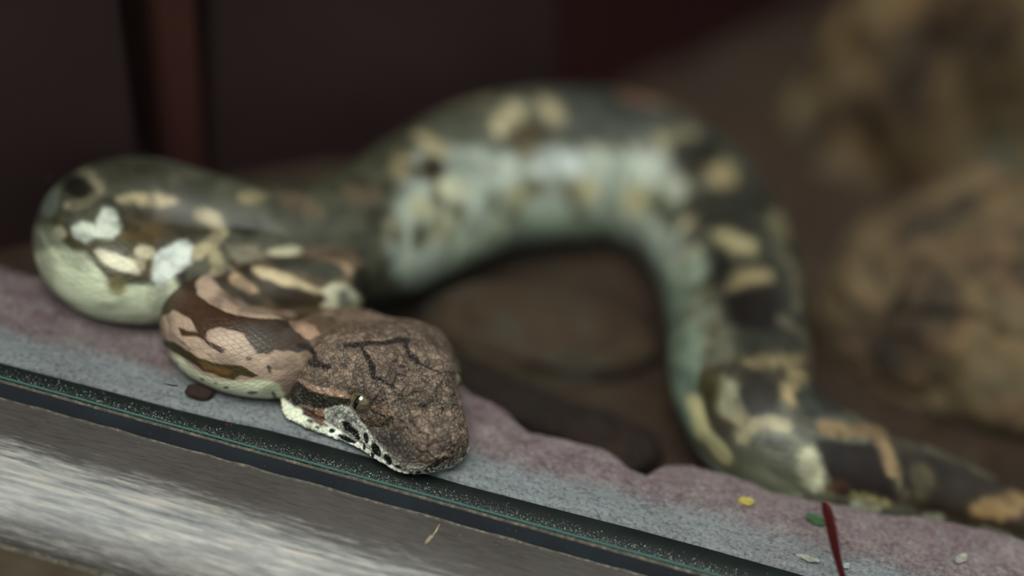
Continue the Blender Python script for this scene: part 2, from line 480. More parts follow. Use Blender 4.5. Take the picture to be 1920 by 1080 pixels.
def board(name, quad_px, off, thick, mat, parent=None):
    """quad in the wall plane, given by photo points, with real thickness"""
    a = [on_wall(x, y, off) for x, y in quad_px]
    V = a + [p + WN * thick for p in a]
    F = [(0, 1, 2, 3), (7, 6, 5, 4), (0, 4, 5, 1), (1, 5, 6, 2), (2, 6, 7, 3), (3, 7, 4, 0)]
    o = mesh_from(name, V, F, mat, parent, smooth=False)
    import bmesh
    bm = bmesh.new(); bm.from_mesh(o.data)
    bmesh.ops.bevel(bm, geom=bm.edges[:], offset=0.002, segments=2, affect='EDGES')
    bmesh.ops.recalc_face_normals(bm, faces=bm.faces); bm.to_mesh(o.data); bm.free()
    return o
p1 = board('panel', [(-420, -700), (135, -700), (292, 520), (-420, 470)], -0.027, 0.05, maroon, wb)
p2 = board('panel', [(392, -700), (1048, -700), (1046, 330), (400, 440)], 0.0, 0.024, maroon, wb)
p3 = board('post', [(215, -700), (330, -700), (395, 450), (326, 460)], -0.004, 0.024, mat_wall('red_brown_post', [(52, 22, 16), (66, 30, 21)]), wb)
tag(p3, 'red-brown leaning post')

# ------------------------------------------------------------------ rocks on the right
import bmesh
def rock(name, centre, radii, rotz, mat, seed, amp=0.25, sub=6, freq=1.6, label=None, squash=-0.6):
    bm = bmesh.new(); bmesh.ops.create_icosphere(bm, subdivisions=sub, radius=1.0)
    P = np.array([v.co[:] for v in bm.verts])
    n = fbm(P * freq + seed * 3.1, 5, seed) - 0.5
    f1, f2, cid = worley(P * freq * 1.1 + seed, seed)
    r = 1 + amp * 2 * n + amp * 0.5 * (cid - 0.5) - amp * 0.28 * np.exp(-((f2 - f1) / 0.12) ** 2)
    P = P * r[:, None]; P[:, 2] = np.maximum(P[:, 2], squash)
    P = P * np.array(radii)
    for v, p in zip(bm.verts, P): v.co = p
    me = bpy.data.meshes.new(name); bm.to_mesh(me); bm.free()
    me.polygons.foreach_set('use_smooth', np.ones(len(me.polygons), bool)); me.materials.append(mat)
    o = bpy.data.objects.new(name, me); COL.objects.link(o); o.location = centre; o.rotation_euler[2] = rotz
    tag(o, label, 'rock'); return o
rock_cols = [(16, 14, 12), (62, 48, 32), (88, 75, 50), (66, 68, 57), (104, 80, 54)]
rm = mat_earth('brown_rock', rock_cols, 11, bump=0.006, lichen=(98, 92, 86))
rm2 = mat_earth('olive_rock', [(20, 24, 26), (58, 46, 32), (80, 70, 49), (74, 67, 48), (100, 77, 54)], 15, bump=0.005, lichen=(104, 80, 58))
rock('boulder', (0.226, 0.905, 0.02), (0.120, 0.062, 0.17), 0.55, rm, 3, label='large dark brown boulder at the rear beside the red wall')
rock('boulder', (0.212, 0.705, -0.010), (0.085, 0.066, 0.058), 0.2, rm2, 8, amp=0.2, label='lower olive-brown boulder beside the tail end of the snake')
rock('flat_rock', (0.014, 0.640, -0.019), (0.046, 0.026, 0.016), 0.1, mat_earth('umber_rock', [(32, 21, 12), (52, 36, 21), (50, 44, 35), (46, 42, 33)], 18, bump=0.003), 5, amp=0.14, sub=5, label='flat brown rock inside the big loop of the snake', squash=-0.5)

# dark strip added where a band of shade lies behind the slab
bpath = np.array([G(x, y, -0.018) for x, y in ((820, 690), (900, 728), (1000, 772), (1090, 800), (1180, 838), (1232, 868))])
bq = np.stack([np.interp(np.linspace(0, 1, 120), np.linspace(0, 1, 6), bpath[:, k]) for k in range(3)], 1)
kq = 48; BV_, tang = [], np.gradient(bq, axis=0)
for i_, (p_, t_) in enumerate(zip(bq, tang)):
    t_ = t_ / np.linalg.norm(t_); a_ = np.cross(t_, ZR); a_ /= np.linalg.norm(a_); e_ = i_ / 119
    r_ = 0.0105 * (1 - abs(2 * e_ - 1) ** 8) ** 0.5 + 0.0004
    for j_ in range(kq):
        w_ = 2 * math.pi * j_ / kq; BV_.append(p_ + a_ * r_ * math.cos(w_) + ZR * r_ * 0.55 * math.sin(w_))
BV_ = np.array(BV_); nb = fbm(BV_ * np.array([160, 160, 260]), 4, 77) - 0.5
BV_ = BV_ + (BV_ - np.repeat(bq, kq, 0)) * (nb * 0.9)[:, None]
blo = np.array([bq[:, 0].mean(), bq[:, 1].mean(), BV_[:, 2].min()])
shade_strip = mesh_from('shade_piece', BV_ - blo, grid_faces(120, kq, True), mat_earth('shade_brown', [(9, 6, 5), (17, 11, 8), (26, 16, 11), (44, 29, 18)], 60, bump=0.002))
shade_strip.location = tuple(blo); tag(shade_strip, 'dark brown strip added for the band of shade behind the stone slab', 'shade_strip')

# ------------------------------------------------------------------ the snake: path
# photo centre of the body, its half thickness in pixels, height of the support under it
CTRL = [  # px, py, r_px, support z
    (2400, 1100, 3, -0.022), (2310, 1096, 11, -0.022), (2210, 1078, 23, -0.022), (2110, 1050, 34, -0.022), (2000, 1010, 46, -0.022), (1890, 968, 58, -0.022), (1780, 932, 74, -0.022), (1670, 902, 92, -0.022), (1556, 872, 110, -0.022),
    (1456, 832, 124, -0.022), (1396, 745, 132, -0.022), (1384, 620, 133, -0.022), (1358, 490, 133, -0.022), (1286, 378, 138, -0.022),
    (1170, 318, 145, -0.022), (1040, 312, 150, -0.022), (910, 332, 148, -0.022), (795, 385, 142, -0.020), (695, 440, 134, -0.015),
    (590, 466, 122, -0.009), (480, 455, 110, -0.004), (370, 425, 106, -0.001), (265, 400, 108, 0.0), (192, 418, 110, 0.0), (172, 462, 108, 0.0),
    (205, 502, 106, 0.0), (290, 515, 100, 0.0), (390, 515, 92, 0.0), (490, 503, 84, 0.0), (575, 500, 78, 0.0), (622, 520, 72, 0.0),
    (606, 545, 70, 0.001), (540, 548, 71, 0.002), (460, 550, 73, 0.001), (395, 570, 75, 0.0), (377, 608, 78, 0.0), (408, 648, 83, 0.0), (475, 666, 85, 0.0), (552, 676, 74, 0.0)]
pts, rad = [], []
for px, py, rp, z0 in CTRL:
    r = 0.02
    for _ in range(6):
        P = G(px, py, z0 + 0.9 * r); r = rp * proj(P)[2] / FPX
    pts.append(P); rad.append(r)
# head: straight axis from nape to snout
HEAD_L = 0.068
SN = G(836, 868, 0.0088)                     # centre of the snout tip
hd = math.radians(39)
HD = np.array([math.sin(hd), -math.cos(hd), 0.0])
NAPE = SN - HD * HEAD_L
for hh, zh in ((-0.06, 0.0080), (0.17, 0.0150), (0.43, 0.0180), (0.71, 0.0146), (1.0, 0.0090)):
    q = NAPE + HD * HEAD_L * hh; q[2] = zh; pts.append(q)
rad += [0.0122, 0.0150, 0.0150, 0.015, 0.015]
pts = np.array(pts); rad = np.array(rad)
# centripetal Catmull-Rom, then smoothing
def catmull(P, n=40):
    P = np.vstack([2 * P[0] - P[1], P, 2 * P[-1] - P[-2]]); out = []
    for i in range(1, len(P) - 2):
        p0, p1, p2, p3 = P[i - 1:i + 3]
        t0 = 0; t1 = np.linalg.norm(p1[:3] - p0[:3]) ** 0.5; t2 = t1 + np.linalg.norm(p2[:3] - p1[:3]) ** 0.5; t3 = t2 + np.linalg.norm(p3[:3] - p2[:3]) ** 0.5
        t = np.linspace(t1, t2, n, endpoint=False)[:, None]
        a1 = (t1 - t) / (t1 - t0) * p0 + (t - t0) / (t1 - t0) * p1; a2 = (t2 - t) / (t2 - t1) * p1 + (t - t1) / (t2 - t1) * p2
        a3 = (t3 - t) / (t3 - t2) * p2 + (t - t2) / (t3 - t2) * p3
        b1 = (t2 - t) / (t2 - t0) * a1 + (t - t0) / (t2 - t0) * a2; b2 = (t3 - t) / (t3 - t1) * a2 + (t - t1) / (t3 - t1) * a3
        out.append((t2 - t) / (t2 - t1) * b1 + (t - t1) / (t2 - t1) * b2)
    out.append(P[-2][None]); return np.vstack(out)
C4 = catmull(np.concatenate([pts, rad[:, None]], 1))
seg = np.r_[0, np.cumsum(np.linalg.norm(np.diff(C4[:, :3], axis=0), axis=1))]
TOT = seg[-1]
fs = np.arange(0, TOT, 0.0004); fs = np.r_[fs, TOT]
C4 = np.stack([np.interp(fs, seg, C4[:, k]) for k in range(4)], 1)
def gsm(A, sig):
    k = int(3 * sig); w = np.exp(-0.5 * (np.arange(-k, k + 1) / sig) ** 2); w /= w.sum()
    Ap = np.vstack([2 * A[0] - A[k:0:-1], A, 2 * A[-1] - A[-2:-k - 2:-1]])
    return np.stack([np.convolve(Ap[:, j], w, 'valid') for j in range(A.shape[1])], 1)
C4s = gsm(C4, 9)
HB = TOT - HEAD_L                               # arc length at the nape
ring_s = np.concatenate([np.arange(0.0, HB - 0.30, 0.0010), np.arange(HB - 0.30, HB - 0.005, 0.00042), np.linspace(HB - 0.005, TOT - 0.004, 400)[0:], TOT - 0.004 + 0.004 * np.sin(np.linspace(0.02, 0.5, 36) * math.pi)])
ring_s = np.unique(np.round(ring_s, 7))
CC = np.stack([np.interp(ring_s, fs, C4s[:, k]) for k in range(4)], 1)
Pc = CC[:, :3]; Rr = CC[:, 3]
Tg = np.gradient(C4s[:, :3], axis=0); Tg = gsm(Tg, 6)
Tg = np.stack([np.interp(ring_s, fs, Tg[:, k]) for k in range(3)], 1); Tg /= np.linalg.norm(Tg, axis=1)[:, None]
Sd = np.cross(Tg, ZR); Sd /= np.linalg.norm(Sd, axis=1)[:, None]     # to the snake's right
Nn = np.cross(Sd, Tg)
NT = 340
# more rings of vertices over the back than under the belly
q = np.linspace(0, 1, NT, endpoint=False)
th = 2 * math.pi * q
th = th + 0.40 * np.cos(th)                                        # denser near +90 degrees
ct, stn = np.cos(th), np.sin(th)
h = np.clip((ring_s - HB) / HEAD_L, -1, 1)                         # 0 at the nape, 1 at the snout tip
hm = sstep(-0.10, 0.12, h)                                         # head mask
def prof(xs, ys): 
    return lambda x: np.interp(x, xs, ys)
def smooth_prof(xs, ys):
    xx = np.linspace(-0.3, 1, 900); yy = np.interp(xx, xs, ys)
    w = np.exp(-0.5 * (np.arange(-60, 61) / 20) ** 2); w /= w.sum()
    yp = np.r_[np.full(60, yy[0]), yy, 2 * yy[-1] - yy[-2:-62:-1]]
    ys2 = np.convolve(yp, w, 'valid'); return lambda x: np.interp(x, xx, ys2)
#               nape           jaw                eye                 snout
hw = smooth_prof([-0.3, 0.0, 0.12, 0.26, 0.40, 0.54, 0.68, 0.82, 0.93, 1.0], [0.0150, 0.0205, 0.0290, 0.0328, 0.0286, 0.0240, 0.0200, 0.0162, 0.0131, 0.0099])
ht = smooth_prof([-0.3, 0.0, 0.15, 0.30, 0.45, 0.56, 0.70, 0.85, 0.95, 1.0], [0.0108, 0.0088, 0.0108, 0.0130, 0.0130, 0.0120, 0.0102, 0.0094, 0.0084, 0.0068])
hbm = smooth_prof([-0.3, 0.0, 0.15, 0.30, 0.45, 0.60, 0.80, 0.95, 1.0], [0.0110, 0.0104, 0.0150, 0.0184, 0.0188, 0.0164, 0.0124, 0.0094, 0.0076])
tipc = np.where(h > 0.90, np.sqrt(np.clip(1 - ((h - 0.90) / 0.1003) ** 2, 0, 1)), 1.0) ** 0.62
w_r = (1 - hm) * Rr + hm * hw(h) * tipc
t_r = (1 - hm) * Rr * 0.98 + hm * ht(h) * tipc
b_r = (1 - hm) * Rr * 0.90 + hm * hbm(h) * tipc
ex = 1 - 0.24 * hm; ez_t = 1 - 0.10 * hm; ez_b = 1 - 0.1 * hm
A = np.sign(ct)[None] * np.abs(ct)[None] ** ex[:, None] * w_r[:, None]
up = np.maximum(stn, 0)[None] ** (1.0 / 1.0 + 0 * ez_t[:, None]); dn = np.maximum(-stn, 0)[None] ** (ez_b[:, None] ** 1.4)
off = hm * np.interp(h, [-0.1, 0.15, 0.30, 0.55, 0.75, 0.9, 1.0], [0.0, 0.0085, 0.0130, 0.0136, 0.0108, 0.0082, 0.0058]) * tipc
Bz = up * (t_r + off)[:, None] - dn * np.maximum(b_r - off, 0.0024)[:, None] - off[:, None]
S2 = np.repeat(ring_s, NT); H2 = np.repeat(h, NT); TH = np.tile(th, len(ring_s)); HM = np.repeat(hm, NT)
Af, Bf = A.ravel(), Bz.ravel()
# ---- head sculpting in (along, across, up) space
def bump3(hc, ac, bc, sh, sa, sb):
    return np.exp(-(((H2 - hc) * HEAD_L / sh) ** 2 + ((np.abs(Af) - ac) / sa) ** 2 + ((Bf - bc) / sb) ** 2))
EYE_H, EYE_A, EYE_B = 0.560, 0.0205, 0.0010
dA = np.zeros_like(Af); dB = np.zeros_like(Af)
hs = HM > 0.01
dB += bump3(0.565, 0.0130, 0.0115, 0.0055, 0.0042, 0.006) * 0.0024              # brow shield
dA += bump3(0.550, 0.0185, 0.0065, 0.005, 0.006, 0.0030) * 0.0020 * np.sign(Af)
dA -= bump3(EYE_H, 0.0220, EYE_B, 0.0034, 0.006, 0.0034) * 0.0030 * np.sign(Af) # eye socket
dA -= bump3(0.70, 0.0165, 0.0035, 0.0075, 0.005, 0.003) * 0.0016 * np.sign(Af)  # loreal hollow
dB -= bump3(0.42, 0.0, 0.0150, 0.020, 0.0035, 0.01) * 0.0012                   # groove between the jaw muscles
dB -= bump3(0.70, 0.0, 0.0110, 0.010, 0.0060, 0.006) * 0.0010                  # dip before the snout
dB += bump3(0.90, 0.0, 0.0085, 0.006, 0.0070, 0.006) * 0.0008
dB -= bump3(0.955, 0.0068, 0.0050, 0.0016, 0.0018, 0.003) * 0.0010              # nostrils
# mouth groove: a line below the lip scales
mouth_b = np.interp(H2, [0.18, 0.35, 0.55, 0.75, 0.9, 1.0], [-0.0070, -0.0108, -0.0110, -0.0090, -0.0070, -0.0056])
md = Bf - mouth_b
mm = np.exp(-(md / 0.00045) ** 2) * sstep(0.16, 0.24, H2) * (np.abs(Af) > 0.0015)
dA -= mm * 0.0008 * np.sign(Af)
dA += 0.0038 * np.exp(-((md + 0.0050) / 0.0036) ** 2) * sstep(0.02, 0.20, H2) * sstep(0.72, 0.45, H2) * np.where(Af > 0, 1.0, -0.15)
lipband = np.exp(-((md - 0.0022) / 0.0016) ** 2) * sstep(0.2, 0.3, H2)
dA += lipband * 0.0006 * np.sign(Af)
labial = 0.5 + 0.5 * np.cos(S2 * 2 * math.pi / 0.0030)
dA -= lipband * 0.00035 * (labial > 0.93) * np.sign(Af)
Af = Af + dA * HM; Bf = Bf + dB * HM
V = np.repeat(Pc, NT, 0) + np.repeat(Sd, NT, 0) * Af[:, None] + np.repeat(Nn, NT, 0) * Bf[:, None]
nr = len(ring_s)
F = grid_faces(nr, NT, True)
def grid_normals(V):
    Gd = V.reshape(nr, NT, 3)
    du = np.gradient(Gd, axis=0); dv = np.roll(Gd, -1, 1) - np.roll(Gd, 1, 1)
    n = np.cross(du, dv); n /= np.linalg.norm(n, axis=2)[:, :, None] + 1e-12
    n = n.reshape(-1, 3)
    c = np.repeat(Pc, NT, 0)
    s = np.sign(np.sum(n * (V - c), 1)); s[s == 0] = 1
    return n * s[:, None]
NRM = grid_normals(V)
# pebbly head scales and irregular plates: real relief
hsel = np.where(HM > 0.03)[0]
Ph = np.stack([H2[hsel] * HEAD_L, Af[hsel], Bf[hsel]], 1)
big = sstep(0.58, 0.74, H2[hsel]) * 0
f1, f2, cid = worley(Ph / 0.0019, 4)
edge = np.exp(-((f2 - f1) / 0.16) ** 2)
f1b, f2b, cidb = worley(Ph / np.array([0.0062, 0.0052, 0.008]) + 3.3, 14)
plate = np.exp(-((f2b - f1b) / 0.07) ** 2) * sstep(0.45, 0.6, H2[hsel]) * sstep(0.25, 0.6, np.sin(TH[hsel]))
disp = (-0.00034 * edge - 0.00052 * plate + 0.00016 * (cid - 0.5) + 0.0005 * (fbm(Ph / 0.004, 3, 6) - 0.5)) * HM[hsel]
V[hsel] += NRM[hsel] * disp[:, None]
NRM = grid_normals(V)
EDGE = np.zeros(len(V)); EDGE[hsel] = np.maximum(edge * 0.6, plate); CID = np.full(len(V), 0.5); CID[hsel] = cid

# ------------------------------------------------------------------ the snake: skin pattern
PX, PY, PZ = proj(V)
FACE = np.sum(NRM * (CAM - V), 1) > 0
EL = np.sin(TH)
arcw = TH * np.repeat(Rr, NT)
SUV = np.stack([S2, arcw, 0 * S2], 1)
SUVA = np.stack([S2, arcw, HM * sstep(-0.0006, 0.0006, md) * 0.999], 1)
wob1 = fbm(SUV / 0.011, 3, 41) - 0.5; wob2 = fbm(SUV / 0.0028, 2, 44) - 0.5
colr = np.zeros((len(V), 3))
def setc(mask, c):
    global colr
    m = np.clip(mask, 0, 1)[:, None]
    colr = colr * (1 - m) + lin(c) * m
# species pattern everywhere (also on the sides the photograph does not show)
e2 = EL + 0.35 * wob1 + 0.10 * wob2
setc(np.ones(len(V)), (92, 90, 74))
ph = np.cos(2 * math.pi * S2 / 0.052 + 1.2 * wob1)
ph2 = np.cos(2 * math.pi * S2 / 0.026 + 1.0 + 1.5 * wob1)
setc(sstep(0.25, 0.45, ph + 0.5 * wob2) * sstep(0.1, 0.35, e2) * 0.85, (58, 50, 36))
setc(sstep(0.35, 0.6, ph2) * np.exp(-((e2 - 0.62) / 0.13) ** 2) * 1.2, (164, 152, 118))
setc(sstep(0.3, 0.55, -ph2) * np.exp(-((e2 - 0.05) / 0.15) ** 2) * 1.2, (158, 158, 132))
setc(sstep(0.0, 0.4, ph2) * np.exp(-((e2 + 0.2) / 0.10) ** 2), (92, 84, 50))
setc(sstep(-0.15, -0.40, e2), (182, 192, 170))
speckle = sstep(0.62, 0.72, fbm(SUV / 0.0026, 2, 55)) * sstep(0.0, -0.5, EL)
setc(speckle * 0.5, (110, 118, 100))

SEAMS = 1 - 0.62 * EDGE
def inpoly(poly, X, Y):
    poly = np.asarray(poly, float); ins = np.zeros(len(X), bool); j = len(poly) - 1
    for i in range(len(poly)):
        xi, yi = poly[i]; xj, yj = poly[j]
        c = ((yi > Y) != (yj > Y)) & (X < (xj - xi) * (Y - yi) / (yj - yi + 1e-12) + xi)
        ins ^= c; j = i
    return ins
def polydist(poly, X, Y, closed=True):
    poly = np.asarray(poly, float); d = np.full(len(X), 1e9)
    n = len(poly)
    for i in range(n if closed else n - 1):
        a = poly[i]; b = poly[(i + 1) % n]; ab = b - a
        t = np.clip(((X - a[0]) * ab[0] + (Y - a[1]) * ab[1]) / (ab @ ab + 1e-9), 0, 1)
        d = np.minimum(d, np.hypot(X - a[0] - t * ab[0], Y - a[1] - t * ab[1]))
    return d
NW = (fbm(SUV / 0.0016, 2, 71) - 0.5)
NW2 = (fbm(SUV / 0.0045, 2, 73) - 0.5)
def _sel(lo, hi, x0, y0, x1, y1):
    return np.where(FACE & (S2 >= lo) & (S2 <= hi) & (PX > x0) & (PX < x1) & (PY > y0) & (PY < y1))[0]
def paint(pts, c, rng_s, tf=(0, 0, 1), soft=2.0, wob=4.0, amt=1.0, width=None, taper=None):
    """colour one marking of the skin. pts: outline (or centre line when width is given) as seen in the
    photograph, dropped onto the skin that lies there"""
    global colr
    ox, oy, k = tf
    p = np.array(pts, float) / k + np.array([ox, oy])
    m = 12 + soft * 2 + wob + (0 if width is None else width)
    i = _sel(rng_s[0], rng_s[1], p[:, 0].min() - m, p[:, 1].min() - m, p[:, 0].max() + m, p[:, 1].max() + m)
    if not len(i): return
    X, Y = PX[i], PY[i]
    if width is None:
        d = polydist(p, X, Y); d = np.where(inpoly(p, X, Y), d, -d)
    else:
        d = width / 2 - polydist(p, X, Y, False)
    d = d + wob * 2 * (NW[i] * 0.6 + NW2[i] * 0.8)
    a = (sstep(-soft, soft, d) * amt)[:, None]
    colr[i] = colr[i] * (1 - a) + lin(c) * a
def spot(cx, cy, rx, ry, ang, c, rng_s, tf=(0, 0, 1), soft=2.0, wob=3.0, amt=1.0):
    t = np.linspace(0, 2 * math.pi, 22, endpoint=False); a = math.radians(ang)
    x = rx * np.cos(t); y = ry * np.sin(t)
    paint(np.stack([cx + x * math.cos(a) - y * math.sin(a), cy + x * math.sin(a) + y * math.cos(a)], 1), c, rng_s, tf, soft, wob, amt)

# arc length of a control point, to tell the coils apart
cs = [fs[np.argmin(np.linalg.norm(C4s[:, :3] - p, axis=1) + np.where(False, 0, 0))] for p in pts]
cs = cs[3:]
S_ARCH = (0, cs[16]); S_COIL = (cs[15], cs[25]); S_NBACK = (cs[24], cs[31]); S_NECK = (cs[29], TOT); S_FRONT = (cs[31], TOT); S_HEAD = (cs[33], TOT)

# ---- markings (PATTERN)
C1T = (480, 560, 3.0); C2T = (260, 460, 3.6); C3T = (40, 260, 1478 / 520); C4T = (500, 140, 2.25); C5T = (1000, 140, 909 / 640); C6T = (1200, 700, 1920 / 720)

# neck and head ground colours
nk = sstep(cs[24], cs[25], S2)
setc(nk * sstep(-0.45, -0.30, e2), (104, 88, 66))
setc(nk * sstep(-0.30, -0.45, e2), (190, 194, 164))
nk2 = sstep(cs[30], cs[31], S2)
setc(nk2 * sstep(-0.50, -0.36, e2), (160, 138, 117))
setc(nk2 * sstep(-0.36, -0.50, e2), (196, 198, 166))
hb0 = sstep(cs[34], cs[35] + 0.01, S2)
setc(hb0 * sstep(-0.25, -0.05, e2), (132, 110, 90))
setc(hb0 * sstep(-0.2, 0.1, e2) * sstep(0.05, -0.15, H2 - 0.2 * wob1) * sstep(0.48, 0.60, fbm(SUV / 0.007, 3, 95)), (92, 74, 56))
hmm = sstep(-0.06, 0.34, H2 + 0.22 * wob1 + 0.06 * wob2)
setc(hmm * (Bf > mouth_b), (114, 95, 78))
ch = fbm(np.stack([S2, Af, Bf], 1) / 0.0035, 3, 91)
setc(hmm * (Bf > mouth_b) * sstep(0.42, 0.68, ch) * 0.7, (88, 78, 66))
setc(hmm * (Bf > mouth_b) * sstep(0.62, 0.44, ch) * 0.0 + hmm * (CID > 0.72) * 0.35 * (Bf > mouth_b), (146, 122, 98))
setc(hmm * (Bf <= mouth_b), (192, 198, 176))
setc(sstep(0.14, 0.22, H2) * (Bf <= mouth_b) * (Bf > mouth_b - 0.0009), (60, 62, 54))
# lip scales all round the mouth (both sides): pale with dark blots
lipm = sstep(0.22, 0.34, H2) * (md > 0) * sstep(0.0058, 0.0042, md + 0.002 * wob1)
setc(lipm * 0.9, (176, 174, 158))
setc(lipm * sstep(0.60, 0.68, fbm(np.stack([S2 / 0.0032, md / 0.0042, 0 * S2], 1), 2, 17)) * (Af < 0), (20, 20, 18))
setc(sstep(0.5, 0.62, H2) * (md > 0) * sstep(0.0016, 0.0008, md), (186, 192, 176))

# --- head, seen from its right side
Hs = S_HEAD; Hj = (HB + 0.0035, TOT)
paint([(0, 70), (200, 60), (500, 120), (640, 180), (540, 240), (400, 200), (200, 110), (0, 100)], (120, 98, 76), Hs, C1T, 6, 6, 0.6)
paint([(0, 120), (110, 110), (180, 130), (230, 200), (300, 240), (320, 280), (240, 300), (120, 290), (60, 305), (0, 310)], (74, 64, 56), Hs, C1T, 2, 4)
paint([(320, 110), (450, 110), (530, 150), (420, 200), (340, 170)], (84, 66, 48), Hs, C1T, 5, 6, 0.6)
paint([(180, 130), (250, 110), (330, 150), (360, 200), (300, 225), (230, 190)], (164, 132, 106), Hs, C1T, 3, 4)
paint([(240, 262), (300, 275), (330, 310), (330, 350)], (54, 40, 30), Hs, C1T, 1.5, 3, width=9)
paint([(290, 345), (340, 345), (395, 365), (430, 360), (425, 395), (395, 405), (350, 385), (300, 378)], (46, 34, 26), Hs, C1T, 1.2, 3)
for a, b, w in (((505, 262), (600, 268), 9), ((560, 262), (640, 250), 10), ((640, 250), (730, 248), 8), ((730, 248), (800, 232), 11), ((800, 232), (848, 240), 13),
                ((590, 270), (628, 330), 9), ((628, 330), (655, 385), 9), ((655, 385), (658, 440), 11), ((658, 440), (700, 452), 7), ((700, 452), (770, 500), 4),
                ((838, 255), (868, 315), 11), ((868, 315), (915, 360), 8), ((915, 360), (985, 395), 6), ((985, 395), (1040, 415), 4)):
    paint([a, b], (48, 37, 29), Hs, C1T, 1.5, 2.5, width=w)
for x, y, rx, ry, an in ((820, 380, 22, 10, 20), (770, 490, 10, 12, 0), (900, 525, 45, 9, -10), (940, 460, 28, 10, 30), (862, 670, 9, 17, 0), (712, 570, 14, 8, 40),
                         (1018, 572, 8, 12, 0), (1050, 615, 8, 14, -20), (800, 540, 30, 8, 20), (820, 430, 30, 7, 10), (1045, 480, 10, 22, 0), (780, 350, 12, 8, 0), (940, 600, 30, 18, 0)):
    spot(x, y, rx, ry, an, (52, 42, 33), Hs, C1T, 1.5, 1.5, 0.85)
# dark stripe behind the eye with its pale upper border
paint([(140, 440), (260, 470), (330, 505), (430, 530), (550, 560)], (176, 142, 116), Hj, C1T, 2, 2, width=9)
paint([(440, 515), (540, 548)], (160, 122, 102), Hj, C1T, 2, 2, 0.8, width=5)
paint([(130, 490), (180, 462), (240, 465), (290, 512), (400, 545), (540, 565), (560, 605), (480, 602), (400, 612), (330, 622), (255, 592), (205, 602), (150, 555)], (46, 42, 26), Hj, C1T, 1.5, 2.5)
paint([(250, 600), (320, 622), (390, 625), (395, 680), (370, 720), (320, 690), (270, 640)], (104, 70, 50), Hj, C1T, 3, 3)
spot(355, 640, 28, 20, 20, (176, 136, 96), Hj, C1T, 2, 2)
# dark patch before the eye
paint([(560, 650), (610, 680), (655, 660), (660, 625), (700, 648), (765, 665), (785, 700), (730, 722), (640, 725), (590, 690)], (66, 52, 34), Hj, C1T, 2, 2)
paint([(620, 730), (760, 730), (860, 800), (900, 870), (850, 950), (780, 930), (700, 850), (640, 780)], (78, 72, 64), Hj, C1T, 6, 6, 0.8)
paint([(655, 615), (700, 630), (745, 660)], (138, 104, 82), Hj, C1T, 1.5, 1.5, width=4)
# throat and lips
paint([(0, 430), (60, 440), (130, 470), (140, 560), (200, 610), (250, 620), (330, 700), (420, 790), (540, 870), (480, 900), (330, 850), (200, 790), (80, 720), (0, 680)], (194, 198, 170), Hj, C1T, 3, 3)
paint([(390, 625), (480, 598), (540, 620), (600, 700), (660, 780), (740, 870), (800, 940), (900, 960), (880, 1020), (780, 990), (680, 925), (600, 865), (500, 805), (420, 745), (385, 690)], (188, 188, 172), Hj, C1T, 2, 2)
paint([(400, 640), (480, 605), (545, 640), (590, 690), (500, 680), (420, 690)], (122, 124, 116), Hj, C1T, 3, 5, 0.7)
paint([(400, 720), (500, 760), (570, 810), (640, 870), (720, 930), (790, 985), (720, 965), (620, 890), (520, 835), (410, 765)], (226, 232, 214), Hj, C1T, 2, 2)
INK = (14, 15, 14)
paint([(480, 690), (520, 688), (540, 720), (575, 745), (592, 790), (575, 798), (540, 760), (500, 735)], INK, Hj, C1T, 1, 1.5)
for x, y, rx, ry, an in ((427, 742, 17, 12, 5), (512, 788, 56, 17, 22), (619, 783, 15, 33, -8), (609, 834, 9, 18, 0), (676, 850, 22, 44, -28), (741, 903, 20, 36, -28),
                         (800, 946, 18, 10, 10), (871, 986, 16, 11, 0), (655, 878, 8, 18, -20), (716, 940, 8, 10, 0), (624, 882, 8, 7, 0), (590, 870, 7, 6, 0), (532, 843, 9, 5, 0),
                         (305, 690, 22, 7, 40), (345, 728, 16, 6, 30), (285, 655, 30, 9, 30), (105, 548, 10, 26, -28), (138, 614, 13, 9, 0), (145, 590, 8, 5, 0), (915, 975, 14, 10, -20)):
    spot(x, y, rx, ry, an, INK, Hj, C1T, 1, 1)
paint([(925, 975), (960, 950), (1000, 918), (1055, 886), (1105, 900), (1135, 935), (1060, 950), (985, 980)], (28, 27, 24), Hj, C1T, 1.5, 1)
paint([(985, 900), (1060, 872), (1120, 890), (1160, 930)], (150, 132, 116), Hj, C1T, 1.5, 1, 0.8, width=5)
paint([(775, 985), (830, 1005), (880, 1010), (960, 990), (1060, 962), (1130, 955), (1180, 935)], (196, 204, 188), Hj, C1T, 1.2, 1, width=7)
paint([(985, 1000), (1040, 975), (1120, 972), (1060, 1000)], (40, 44, 40), Hj, C1T, 1.5, 1, 0.9)
for k in range(16):   # seams between the lip scales
    t = k / 15; x = 770 + 410 * t; y = np.interp(x, [775, 830, 880, 960, 1060, 1130, 1180], [985, 1005, 1010, 990, 962, 955, 935])
    paint([(x, y - 12), (x + 3, y + 12)], (70, 72, 62), Hj, C1T, 0.8, 0, 0.8, width=1.3)
for x, y in ((430, 690), (470, 640), (520, 640), (560, 690), (610, 740), (660, 800), (720, 860), (780, 915), (830, 940), (450, 660), (500, 660), (590, 720)):
    spot(x, y, 10, 7, 30, (66, 68, 62), Hj, C1T, 1.5, 2, 0.6)

